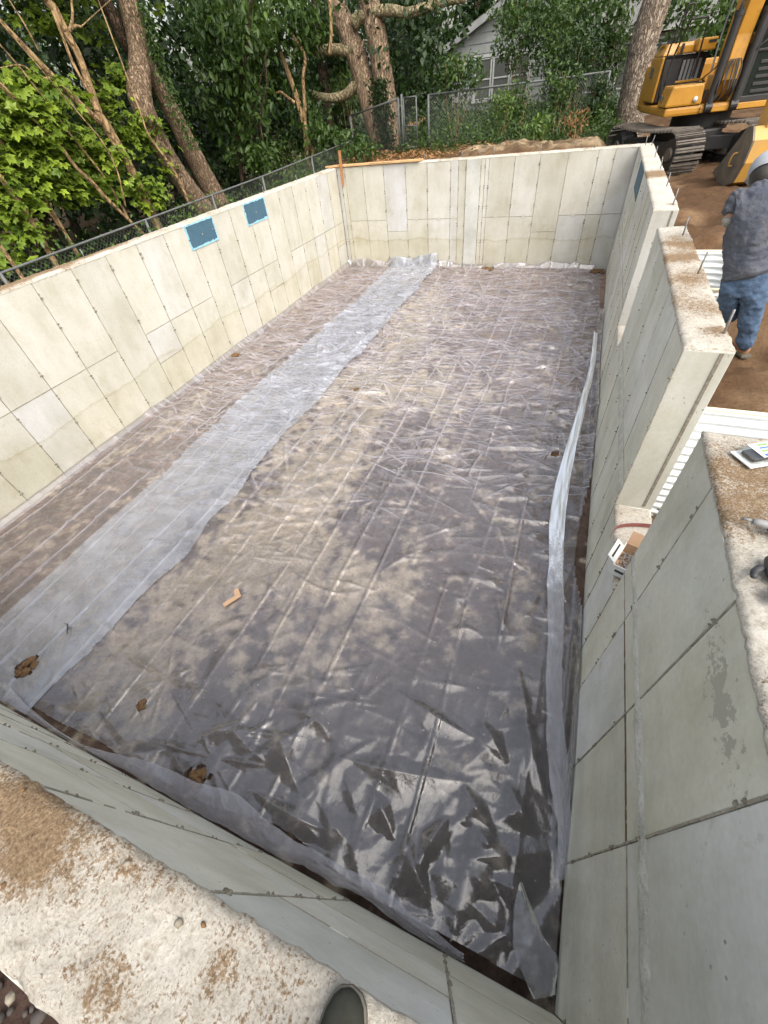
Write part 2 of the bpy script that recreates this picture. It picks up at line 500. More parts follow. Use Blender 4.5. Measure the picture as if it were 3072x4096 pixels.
M['yellow_worn'] = simple('worn_yellow_steel', (0.56, 0.30, 0.045), (0.40, 0.25, 0.11), 0.5, 4, 0, 0.15)
M['steel_worn'] = simple('worn_bucket_steel', (0.20, 0.165, 0.12), (0.085, 0.08, 0.075), 0.5, 5, 0.4, 0.25)
M['black'] = simple('black_steel', (0.016, 0.016, 0.018), (0.028, 0.026, 0.025), 0.5, 9)
M['track'] = simple('dusty_track_steel', (0.185, 0.16, 0.135), (0.10, 0.088, 0.075), 0.65, 8, 0.3, 0.2)
M['rubber_hose'] = simple('hose_rubber', (0.02, 0.02, 0.02), (0.03, 0.03, 0.03), 0.5, 9)
M['chrome'] = simple('chrome_rod', (0.6, 0.6, 0.6), (0.5, 0.5, 0.5), 0.15, 9, 1.0, 0)
M['lamp'] = simple('lamp_lens', (0.75, 0.75, 0.72), (0.5, 0.5, 0.5), 0.12, 30, 0.2)
M['siding'] = simple('white_siding', (0.30, 0.31, 0.31), (0.23, 0.24, 0.24), 0.6, 3)
M['trim'] = simple('white_trim', (0.50, 0.51, 0.50), (0.42, 0.43, 0.42), 0.5, 5)
M['roof'] = simple('grey_roofing', (0.16, 0.155, 0.15), (0.11, 0.11, 0.105), 0.9, 8)
M['red_paint'] = simple('red_paint', (0.30, 0.035, 0.03), (0.24, 0.03, 0.03), 0.5, 8)
M['red_plastic'] = simple('red_plastic', (0.42, 0.025, 0.03), (0.36, 0.02, 0.025), 0.35, 20)
M['black_plastic'] = simple('black_plastic', (0.025, 0.025, 0.028), (0.04, 0.04, 0.042), 0.45, 30)
M['grey_plastic'] = simple('grey_plastic', (0.25, 0.25, 0.25), (0.2, 0.2, 0.2), 0.45, 30)
M['strap'] = simple('rusty_red_strap', (0.26, 0.085, 0.075), (0.20, 0.07, 0.06), 0.6, 20)
M['shirt'] = simple('faded_navy_shirt', (0.042, 0.05, 0.076), (0.085, 0.088, 0.10), 0.9, 5, bmp=0.8, bscale=9, bdist=0.05)
M['jeans'] = simple('blue_jeans', (0.065, 0.11, 0.185), (0.034, 0.06, 0.11), 0.9, 6, bmp=0.8, bscale=11, bdist=0.04)
M['skin'] = simple('skin', (0.42, 0.27, 0.19), (0.37, 0.22, 0.15), 0.5, 20)
M['sleeve'] = simple('grey_sleeve', (0.30, 0.29, 0.27), (0.24, 0.23, 0.21), 0.9, 12)
M['cap'] = simple('grey_cap', (0.36, 0.38, 0.42), (0.3, 0.31, 0.35), 0.9, 12)
M['hair'] = simple('dark_hair', (0.02, 0.016, 0.014), (0.03, 0.025, 0.02), 0.6, 40)
M['boot_tan'] = simple('tan_leather', (0.30, 0.15, 0.075), (0.24, 0.12, 0.06), 0.7, 20)
M['boot_dark'] = simple('worn_dark_leather', (0.034, 0.035, 0.028), (0.017, 0.018, 0.015), 0.85, 16, bmp=0.4, bscale=50, spec=0.15)
M['boot_sole'] = simple('boot_welt', (0.11, 0.10, 0.08), (0.07, 0.065, 0.05), 0.8, 30)
M['stone'] = simple('grey_stone', (0.42, 0.39, 0.34), (0.30, 0.27, 0.23), 0.9, 14, bmp=0.4)
M['dark_stone'] = simple('dark_gravel', (0.06, 0.05, 0.045), (0.03, 0.025, 0.022), 0.8, 14, bmp=0.4)
M['clod'] = simple('brown_clod', (0.17, 0.095, 0.04), (0.10, 0.055, 0.025), 0.95, 22, bmp=0.8)
M['twig'] = simple('dark_twig', (0.05, 0.04, 0.035), (0.03, 0.025, 0.02), 0.9, 20)
M['label_blue'] = simple('blue_print', (0.06, 0.16, 0.42), (0.05, 0.14, 0.36), 0.4, 20)
M['label_green'] = simple('green_print', (0.20, 0.42, 0.10), (0.16, 0.36, 0.08), 0.4, 20)

def glass_mat(name, col, rough=0.05):
    m, t, b, o = nodes(name)
    b.inputs['Base Color'].default_value = (*col, 1)
    b.inputs['Roughness'].default_value = rough
    b.inputs['Specular IOR Level'].default_value = 0.8
    return m
M['pane'] = glass_mat('dim_window_pane', (0.10, 0.105, 0.10))
M['cab_glass'] = glass_mat('cab_glass', (0.012, 0.016, 0.016))
def clear_plastic():
    m, t, b, o = nodes('clear_blister')
    tr = N(t, 'ShaderNodeBsdfTransparent'); tr.inputs[0].default_value = (0.93, 0.95, 0.96, 1)
    gl = N(t, 'ShaderNodeBsdfGlossy'); gl.inputs['Roughness'].default_value = 0.08
    mx = N(t, 'ShaderNodeMixShader'); mx.inputs[0].default_value = 0.16
    t.links.new(tr.outputs[0], mx.inputs[1]); t.links.new(gl.outputs[0], mx.inputs[2]); t.links.new(mx.outputs[0], o.inputs[0])
    return m
M['clear'] = clear_plastic()

# ------------------------------------------------------------------ the pit's measures
WX, LY, H = 7.493, 13.356, 2.432
T = 0.28

# ---- window wells (outline needed by the ground's hole)
def well_outline(y0, y1, depth=0.95, r=0.33, n=7, x0=WX + T):
    pts = [(x0, y0)]
    for k in range(n + 1):
        a = -math.pi / 2 + (math.pi / 2) * k / n
        pts.append((x0 + depth - r + r * math.cos(a), y0 + r + r * math.sin(a)))
    for k in range(n + 1):
        a = (math.pi / 2) * k / n
        pts.append((x0 + depth - r + r * math.cos(a), y1 - r + r * math.sin(a)))
    pts.append((x0, y1))
    return pts
WELLS = [(1.98, 3.42), (5.95, 7.4)]

# ------------------------------------------------------------------ ground
def ground_z(x, y):
    x = np.asarray(x, float); y = np.asarray(y, float)
    zr = 1.36 + 0.46 * sstep(6.0, 12.0, y) + 0.35 * sstep(17.5, 22, y)
    zl = 2.34 - 0.95 * sstep(0.32, 1.25, -x) - 0.25 * sstep(1.5, 9, -x)
    zb = 2.30 + 0.12 * sstep(14, 17, y) + 0.5 * sstep(18.5, 23.5, y)
    # dirt bank behind the far wall
    prof = 0.05 + 0.13 * np.exp(-((x - 4.55) / 0.75) ** 2) + 0.07 * np.exp(-((x - 6.6) / 0.9) ** 2) + 0.07 * np.exp(-((x - 3.4) / 0.5) ** 2)
    prof = prof * sstep(2.2, 3.6, x) * sstep(7.6, 6.9, x)
    bank = prof * np.exp(-((y - 15.0) / 0.75) ** 2) * (0.85 + 0.5 * fbm(x * 2.2, y * 2.2, 3, 5))
    zb = zb + bank
    zf = 2.16 + 0 * x
    wr = sstep(WX - 0.6, WX + 1.6, x) * 1.0
    wr_side = sstep(WX - 0.1, WX + 0.1, x)
    wback = sstep(LY - 0.6, LY + 2.6, y)
    wl = sstep(0.2, -0.2, x)
    z = zb
    side = np.where(x > 3.7, zr, zl)
    inb = sstep(LY + 0.2, LY + 3.2, y)
    # left: blend the low left ground into the back ground
    left = lerp(zl, zb, sstep(LY - 0.5, LY + 3.0, y) * sstep(-6.0, -0.3, x))
    right = lerp(zr, zb, sstep(LY + 0.1, LY + 0.8, y) * sstep(7.35, 6.5, x))
    z = np.where(x < 0, left, np.where(x > 6.2, right, zb))
    z = np.where((x >= 0) & (x <= 6.9) & (y < 6), zf, z)
    z = np.where((y < -0.2) & (x < WX + 0.2), lerp(zf, zl, sstep(-0.3, -1.2, x)), z)
    # ruts and lumps
    z = z + (fbm(x * 1.3, y * 1.3, 4, 3) - 0.5) * 0.11 + (fbm(x * 5, y * 3.4, 3, 8) - 0.5) * 0.05
    z = z + (fbm(x * 3.0, y * 9.0, 3, 21) - 0.5) * 0.15 * sstep(WX + 0.3, WX + 0.9, x) * sstep(30, 15, y)
    calm = 1 - sstep(8.1, 8.5, x) * sstep(11.2, 11.8, y) * sstep(19, 18, y)
    lump = calm * np.clip((fbm(x * 4.2, y * 4.2, 4, 61) - 0.47) * 2, 0, 1) ** 1.3
    z = z + lump * 0.11 * (sstep(WX + .35, WX + .9, x) * sstep(24, 15, y) + sstep(LY + .5, LY + 1.0, y) * sstep(16.2, 15.4, y) * sstep(2.6, 3.4, x) * sstep(7.6, 7.0, x))
    for (y0, y1), fo in zip(WELLS, (.5, .36)):
        dx = np.maximum(x - (WX + T + 0.95), 0); dy = np.maximum(np.maximum(y0 - y, y - y1), 0)
        dd = np.hypot(dx, dy)
        z = np.where(x > WX, lerp(z, np.maximum(z, 1.79), sstep(fo, .03, dd)), z)
    z = z + (fbm(x * 9, y * 9, 4, 67) - 0.5) * 0.11 * sstep(LY + .9, LY + 1.2, y) * sstep(16.0, 15.4, y) * sstep(2.4, 3.2, x) * sstep(7.6, 7.0, x)
    return z

def ground_col(x, y):
    n = fbm(x * 1.1, y * 1.1, 4, 31)
    n2 = fbm(x * 3.7, y * 3.7, 4, 33)
    def c3(r, g, b): return np.stack([r + 0 * x, g + 0 * x, b + 0 * x], -1)
    brown = c3(0.078, 0.046, 0.026) * (0.65 + 0.9 * n2)[..., None]
    tan = c3(0.16, 0.105, 0.062) * (0.7 + 0.6 * n2)[..., None]
    col = lerp(brown, tan, sstep(0.5, 0.72, n)[..., None] * 0.75)
    grass = c3(0.045, 0.055, 0.022) * (0.7 + 0.6 * n)[..., None]
    litter = c3(0.12, 0.075, 0.04) * (0.6 + 0.8 * n2)[..., None]
    pale = lerp(c3(0.25, 0.19, 0.12), c3(0.085, 0.055, 0.032), sstep(0.42, 0.60, fbm(x * 5, y * 5, 4, 37))[..., None] * 0.8) * (0.45 + 1.1 * n2)[..., None]
    orange = c3(0.34, 0.20, 0.10) * (0.75 + 0.5 * n2)[..., None]
    # pale bank
    bk = sstep(14.35, 14.7, y + 0.4 * (n - 0.5)) * sstep(15.9, 15.5, y) * sstep(3.0, 3.6, x + 0.6 * (n2 - 0.5)) * sstep(9.0, 7.6, x)
    col = lerp(col, pale, bk[..., None])
    back = sstep(15.2, 16.2, y) * sstep(7.8, 6.6, x)
    col = lerp(col, litter, (sstep(14.2, 14.8, y) * sstep(3.2, 2.6, x))[..., None])
    col = lerp(col, grass, back[..., None])
    lf = sstep(-0.75, -1.2, x + 0.25 * (n2 - 0.5))
    rim = sstep(-0.2, -0.3, x) * (1 - lf)
    col = lerp(col, orange, rim[..., None])
    col = lerp(col, litter * 0.8, lf[..., None])
    col = lerp(col, c3(0.055, 0.036, 0.03) * (0.5 + 1.0 * n2)[..., None], (sstep(-0.2, -0.3, y) * sstep(7.3, 7.0, x))[..., None])
    far = sstep(26, 40, np.hypot(x - 4, y - 8))
    col = lerp(col, grass, far[..., None])
    return col

def axis(lo, hi, step, far, extra):
    a = list(np.arange(lo, hi + 1e-6, step))
    s = step; v = hi
    while v < far:
        s *= 1.22; v += s; a.append(v)
    s = step; v = lo
    while v > -far:
        s *= 1.22; v -= s; a.append(v)
    a = np.array(sorted(a))
    for e in extra:
        a[np.argmin(abs(a - e))] = e
    return a

def make_ground():
    gx = axis(-3.0, 12.5, 0.062, 900, [-0.15, WX + 0.15])
    gy = axis(-1.2, 20.0, 0.085, 900, [-0.15, LY + 0.15])
    gy = np.sort(np.unique(np.concatenate([gy[(gy < 13.9) | (gy > 16.4)], np.arange(13.92, 16.4, 0.032)])))
    X, Y = np.meshgrid(gx, gy, indexing='ij')
    hole = np.zeros((len(gx) - 1, len(gy) - 1), bool)
    cx = (gx[:-1] + gx[1:]) / 2; cy = (gy[:-1] + gy[1:]) / 2
    CX, CY = np.meshgrid(cx, cy, indexing='ij')
    hole |= (CX > -0.15) & (CX < WX + 0.15) & (CY > -0.15) & (CY < LY + 0.15)
    XX, YY = X.copy(), Y.copy()
    for (y0, y1) in WELLS:
        P = np.array(well_outline(y0, y1, n=24))
        # dense outline, snap the nearest grid points onto it
        D = np.vstack([np.linspace(P[i], P[i + 1], 24, endpoint=False) for i in range(len(P) - 1)])
        sel = (X > WX) & (X < WX + 1.8) & (Y > y0 - 0.4) & (Y < y1 + 0.4)
        idx = np.argwhere(sel)
        pts = np.stack([X[sel], Y[sel]], 1)
        d = np.linalg.norm(pts[:, None] - D[None], axis=2)
        k = d.argmin(1); dm = d.min(1)
        s = dm < 0.044
        for (i, j), kk in zip(idx[s], k[s]):
            XX[i, j], YY[i, j] = D[kk]
        mx = (XX[:-1, :-1] + XX[1:, :-1] + XX[:-1, 1:] + XX[1:, 1:]) / 4
        my = (YY[:-1, :-1] + YY[1:, :-1] + YY[:-1, 1:] + YY[1:, 1:]) / 4
        r = 0.33; xd = WX + T + 0.95
        inside = (mx > WX + 0.1) & (mx < xd) & (my > y0) & (my < y1)
        for yc, s2 in ((y0 + r, -1), (y1 - r, 1)):
            corner = (mx > xd - r) & ((my - yc) * s2 > 0) & (np.hypot(mx - (xd - r), my - yc) > r)
            inside &= ~corner
        hole |= inside
    Z = ground_z(XX, YY)
    # bed the steel wells: earth a little below their rims
    V = np.stack([XX, YY, Z], -1).reshape(-1, 3)
    nx, ny = X.shape
    I = np.arange(nx * ny).reshape(nx, ny)
    F = np.stack([I[:-1, :-1], I[1:, :-1], I[1:, 1:], I[:-1, 1:]], -1)[~hole]
    o = np_mesh('ground', V, F, M['soil'], None, True, ground_col(XX, YY).reshape(-1, 3))
    tag(o, 'bare brown earth around the open foundation pit', 'ground', kind='structure')
make_ground()

# ------------------------------------------------------------------ pit floor
PALE = [(3.3, 10.6, .45, 1.3, .8), (3.75, 8.4, .85, 1.5, .8), (3.8, 6.1, .8, 1.2, .9), (3.95, 4.3, .55, .8, .9), (3.95, 3.0, .65, .8, 1.0),
        (4.6, 2.2, .9, .5, .9), (3.6, 1.6, .5, .8, .9), (3.5, .6, .6, .45, 1.0), (5.5, 2.45, .5, .3, .6), (4.9, 6.6, .9, .9, .65), (5.4, 5.0, .6, .5, .4), (3.0, 4.6, .3, 2.5, .5),
        (0.5, 4.3, .3, .9, .55), (5.0, 1.35, .6, .4, .5)]
def pale_map(x, y):
    s = 0
    for cx, cy, sx, sy, a in PALE:
        s = s + a * np.exp(-((x - cx) / sx) ** 2 - ((y - cy) / sy) ** 2)
    return np.clip(s, 0, 1.2)
def floor_z(x, y):
    z = 0.045 * (fbm(x * 1.1, y * 1.1, 4, 41) - 0.5) * 2 * (0.25 + 0.75 * sstep(1.5, 5, y)) + 0.014 * (fbm(x * 6, y * 6, 3, 44) - 0.75) * 2
    z = z + 0.03 * np.clip(pale_map(x, y), 0, 1) * fbm(x * 2.3, y * 2.3, 2, 47) * sstep(1, 4, y)
    z = z + 0.035 * sstep(3.4, 2.6, x) * sstep(2.0, 2.8, x)
    return z
def film_z(x, y):
    z = 0.045 * (fbm(x * 1.1, y * 1.1, 4, 41) - 0.5) * 2 * (0.25 + 0.75 * sstep(1.5, 5, y)) + 0.012
    z = z + 0.03 * np.clip(pale_map(x, y), 0, 1) * fbm(x * 2.3, y * 2.3, 2, 47) * sstep(1, 4, y) + 0.035 * sstep(3.4, 2.6, x) * sstep(2.0, 2.8, x)
    return np.maximum(z, 0) * 0 + z
def floor_col(x, y):
    n = fbm(x * 3.4 + y * 0.6, y * 2.0, 6, 51); n2 = fbm(x * 11, y * 11, 5, 53)
    p = (0.62 + 0.38 * sstep(1.0, 4.0, y)) * sstep(0.08, 0.72, pale_map(x, y) * 0.9 + (n - 0.5) * 1.25 + (n2 - 0.5) * 1.6)
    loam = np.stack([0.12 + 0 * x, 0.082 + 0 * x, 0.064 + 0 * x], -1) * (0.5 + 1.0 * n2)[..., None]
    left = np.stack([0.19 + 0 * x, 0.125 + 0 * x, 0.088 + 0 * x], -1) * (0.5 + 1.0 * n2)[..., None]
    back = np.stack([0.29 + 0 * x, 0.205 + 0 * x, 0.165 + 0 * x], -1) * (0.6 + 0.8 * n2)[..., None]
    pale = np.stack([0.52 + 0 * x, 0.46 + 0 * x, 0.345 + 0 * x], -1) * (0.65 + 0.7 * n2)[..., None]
    loam = loam * (1 - 0.42 * sstep(2.6, 1.2, y) * sstep(3.8, 5.0, x))[..., None]  # loam darker towards the near right corner
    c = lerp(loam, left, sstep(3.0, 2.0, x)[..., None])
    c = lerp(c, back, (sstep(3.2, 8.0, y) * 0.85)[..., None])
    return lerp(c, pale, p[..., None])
def make_floor():
    gx = np.linspace(-0.02, WX + 0.02, 330); gy = (LY + .04) * (0.6 * np.linspace(0, 1, 560) + 0.4 * np.linspace(0, 1, 560) ** 2) - .02
    X, Y = np.meshgrid(gx, gy, indexing='ij')
    I = np.arange(X.size).reshape(X.shape)
    F = np.stack([I[:-1, :-1], I[1:, :-1], I[1:, 1:], I[:-1, 1:]], -1).reshape(-1, 4)
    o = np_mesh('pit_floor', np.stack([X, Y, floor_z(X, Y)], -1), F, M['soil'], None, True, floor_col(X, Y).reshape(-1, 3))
    tag(o, 'graded earth floor of the pit under clear plastic', 'floor', kind='structure')
make_floor()

# pebbles that show through the sheets
def blob_template(seed, sub=1):
    bm = bmesh.new(); bmesh.ops.create_icosphere(bm, subdivisions=sub, radius=1.0)
    r = random.Random(seed)
    V = np.array([tuple(v.co * (1 + r.uniform(-.28, .22))) for v in bm.verts]); F = np.array([[v.index for v in f.verts] for f in bm.faces]); bm.free()
    return V, F
def scatter_blobs(name, P, S, mat, squash=0.6, parent=None, kind='stuff', seed=3):
    g = np.random.default_rng(seed)
    TV, TF = blob_template(seed, 1)
    n = len(P); P = np.asarray(P, float); S = np.asarray(S, float)
    a = g.uniform(0, 6.283, n); ca, sa = np.cos(a), np.sin(a)
    sc = np.stack([S * g.uniform(.75, 1.3, n), S * g.uniform(.75, 1.3, n), S * squash * g.uniform(.7, 1.2, n)], 1)
    V = TV[None] * sc[:, None]
    x = V[..., 0] * ca[:, None] - V[..., 1] * sa[:, None]; y = V[..., 0] * sa[:, None] + V[..., 1] * ca[:, None]
    V = np.stack([x, y, V[..., 2]], -1) + P[:, None]
    F = (TF[None] + (np.arange(n) * len(TV))[:, None, None]).reshape(-1, 3)
    return np_mesh(name, V.reshape(-1, 3), F, mat, parent, False, kind=kind)
def pebbles():
    n = 5200
    x = rng.uniform(0.05, WX - 0.05, n); y = rng.uniform(0.05, LY - .1, n) ** 1.0
    keep = rng.uniform(0, 1, n) < np.clip(0.13 + pale_map(x, y) * 0.8 + 0.6 * (x < 0.55) * (y < 6), 0, 1)
    x, y = x[keep], y[keep]
    s = 0.004 + 0.014 * rng.uniform(0, 1, len(x)) ** 4 + 0.004 * rng.uniform(0, 1, len(x))
    o = scatter_blobs('gravel', np.stack([x, y, floor_z(x, y)], 1), s, M['stone'], 0.6)
    tag(o, 'small pale pebbles strewn over the pit floor under the plastic', 'gravel', kind='stuff')
pebbles()

# ------------------------------------------------------------------ plastic sheets
GXN, GYN = 430, 1080
def film_axes(x0, x1):
    nx = int((x1 - x0) / 0.0165)
    gx = np.linspace(x0, x1, nx)
    u = np.linspace(0, 1, GYN)
    gy = (LY) * (0.55 * u + 0.45 * u ** 1.9)
    return gx, gy
def crumple(X, Y, cell, seed, cap):
    """straight sharp creases between flat facets"""
    wx = X + cell * 0.35 * (fbm(X / cell * .6, Y / cell * .6, 2, seed + 5) - .5); wy = Y + cell * 0.35 * (fbm(X / cell * .6, Y / cell * .6, 2, seed + 6) - .5)
    gx_, gy_ = wx / cell, wy / cell
    ix, iy = np.floor(gx_).astype(np.int64), np.floor(gy_).astype(np.int64)
    d1 = np.full(X.shape, 9.0); d2 = np.full(X.shape, 9.0); hgt = np.zeros(X.shape)
    def hh(i, j, q):
        n = (i * 374761393 + j * 668265263 + (seed * 31 + q) * 974711) & 0xffffffff
        n = ((n ^ (n >> 13)) * 1274126177) & 0xffffffff
        return ((n ^ (n >> 16)) & 0xffff) / 65535.0
    for a in (-1, 0, 1):
        for b in (-1, 0, 1):
            i, j = ix + a, iy + b
            dx = gx_ - (i + hh(i, j, 1)); dy = gy_ - (j + hh(i, j, 2))
            d = np.hypot(dx, dy)
            tilt = (hh(i, j, 3) - .5) * dx + (hh(i, j, 4) - .5) * dy
            near = d < d1
            d2 = np.where(near, d1, np.minimum(d2, d)); hgt = np.where(near, tilt, hgt); d1 = np.where(near, d, d1)
    e = np.clip((d2 - d1) / cap, 0, 1)
    return (1 - e) ** 1.3, hgt * np.clip((d2 - d1) * 5, 0, 1)
def add_ridges(Z, gx, gy, segs, K=None):
    """segs rows: x, y, angle, half length, height, half width, bend"""
    for (cx, cy, an, hl, h, w, bend) in segs:
        ca, sa = math.cos(an), math.sin(an)
        ex = abs(ca) * hl + abs(sa) * w * 3 + abs(bend); ey = abs(sa) * hl + abs(ca) * w * 3 + abs(bend)
        i0, i1 = np.searchsorted(gx, (cx - ex, cx + ex)); j0, j1 = np.searchsorted(gy, (cy - ey, cy + ey))
        if i1 - i0 < 2 or j1 - j0 < 2: continue
        X = gx[i0:i1, None] - cx; Y = gy[None, j0:j1] - cy
        u = X * ca + Y * sa; v = -X * sa + Y * ca
        v = v - bend * ((u / hl) ** 2 - 0.3)
        fall = np.clip(1 - np.abs(u) / hl, 0, 1) ** 0.8
        ww = w * (0.12 + 0.88 * fall)
        t = np.clip(1 - np.abs(v) / ww, 0, 1)
        side = np.where(v > 0, t ** 1.15, np.clip(1 - np.abs(v) / (ww * 2.4), 0, 1) ** 1.6)
        Z[i0:i1, j0:j1] = np.maximum(Z[i0:i1, j0:j1], Z[i0:i1, j0:j1] * 0.6 + h * side * fall)
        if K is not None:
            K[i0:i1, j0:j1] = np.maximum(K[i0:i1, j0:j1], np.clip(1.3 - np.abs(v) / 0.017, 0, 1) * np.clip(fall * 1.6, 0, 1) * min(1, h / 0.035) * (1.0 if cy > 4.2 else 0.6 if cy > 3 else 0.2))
def film_relief(gx, gy, seed, n, xlo, xhi, creases, ya=1.5, yb=5.0):
    g = np.random.default_rng(seed)
    X, Y = np.meshgrid(gx, gy, indexing='ij')
    Z = 0.004 * fbm(X * 2.1, Y * 2.1, 2, seed) + 0.0035 * fbm(X * 7, Y * 7, 2, seed + 9) * sstep(2.5, 6, Y)
    segs = []
    for k in range(n):
        x = g.uniform(xlo, xhi); y = LY * g.uniform(0, 1) ** 1.15
        if y > 3.6 + g.normal(0, 1.3):
            an = g.normal(0.10, 0.30) if g.uniform() < 0.8 else g.uniform(0, math.pi)
            hl = g.uniform(0.12, 0.42 + 0.02 * y); h = g.uniform(0.014, 0.05) * (0.5 + 0.5 * min(1, y / 7)); w = g.uniform(0.03, 0.085)
        else:
            an = g.uniform(0, math.pi)
            hl = g.uniform(0.06, 0.34); h = g.uniform(0.002, 0.010); w = g.uniform(0.02, 0.07)
        segs.append((x, y, an, hl, h, w, g.normal(0, 0.03)))
    nearw = sstep(3.4, 1.0, Y)
    c1, t1 = crumple(X, Y, 0.42, seed + 2, 0.16)
    c2, t2 = crumple(X * 0.8, Y * 1.25, 0.17, seed + 3, 0.22)
    gate = sstep(0.42, 0.62, fbm(X * 1.4, Y * 1.4, 3, seed + 4))
    Z = Z + nearw * (0.006 * c1 * gate + 0.003 * t1 * gate) + (0.35 + 0.65 * gate) * (0.006 * c2 + 0.008 * t2) * (0.10 + 0.35 * sstep(1.5, 3.5, Y) + 0.55 * sstep(6, 9, Y))
    K = 0.25 * c1 ** 5 * gate * nearw + 0.25 * c2 ** 5 * (0.2 + 0.8 * gate) * (1 - 0.6 * nearw)  # K: crease whitening that also paints the folds' highlights
    add_ridges(Z, gx, gy, segs, K)
    # packaging folds running the length of the pit
    for (xc, wv, hgt) in creases:
        off = xc + 0.10 * (fbm(gy * 0.35, gy * 0 + xc * 7.7, 2, 3) - 0.5) * wv
        hh = 1.0 * hgt * (0.1 + 1.1 * vnoise(gy * 2.1, gy * 0 + xc * 3.1, 5)) * (0.25 + 0.75 * sstep(.25, .5, vnoise(gy * 0.6, gy * 0 + xc * 5.3, 8)))
        D = X - off[None]
        prof = np.where(D < 0, np.clip(1 + D / 0.030, 0, 1) ** 1.7, np.clip(1 - D / 0.012, 0, 1))
        Z = np.maximum(Z, Z * 0.8 + hh[None] * prof)
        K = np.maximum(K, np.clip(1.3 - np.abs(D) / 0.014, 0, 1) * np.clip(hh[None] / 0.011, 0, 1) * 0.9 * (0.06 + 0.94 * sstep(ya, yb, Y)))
    return X, Y, Z, K
def film_obj(name, gx, gy, X, Y, Z, mask, mat, parent, kind=None, K=None):
    I = np.arange(X.size).reshape(X.shape)
    F = np.stack([I[:-1, :-1], I[1:, :-1], I[1:, 1:], I[:-1, 1:]], -1)
    F = F[mask[:-1, :-1] & mask[1:, :-1] & mask[1:, 1:] & mask[:-1, 1:]].reshape(-1, 4)
    used = np.unique(F); remap = np.full(X.size, -1, np.int64); remap[used] = np.arange(len(used))
    V = np.stack([X, Y, Z], -1).reshape(-1, 3)[used]
    return np_mesh(name, V, remap[F], mat, parent, True, K.ravel()[used] if K is not None else None, kind)

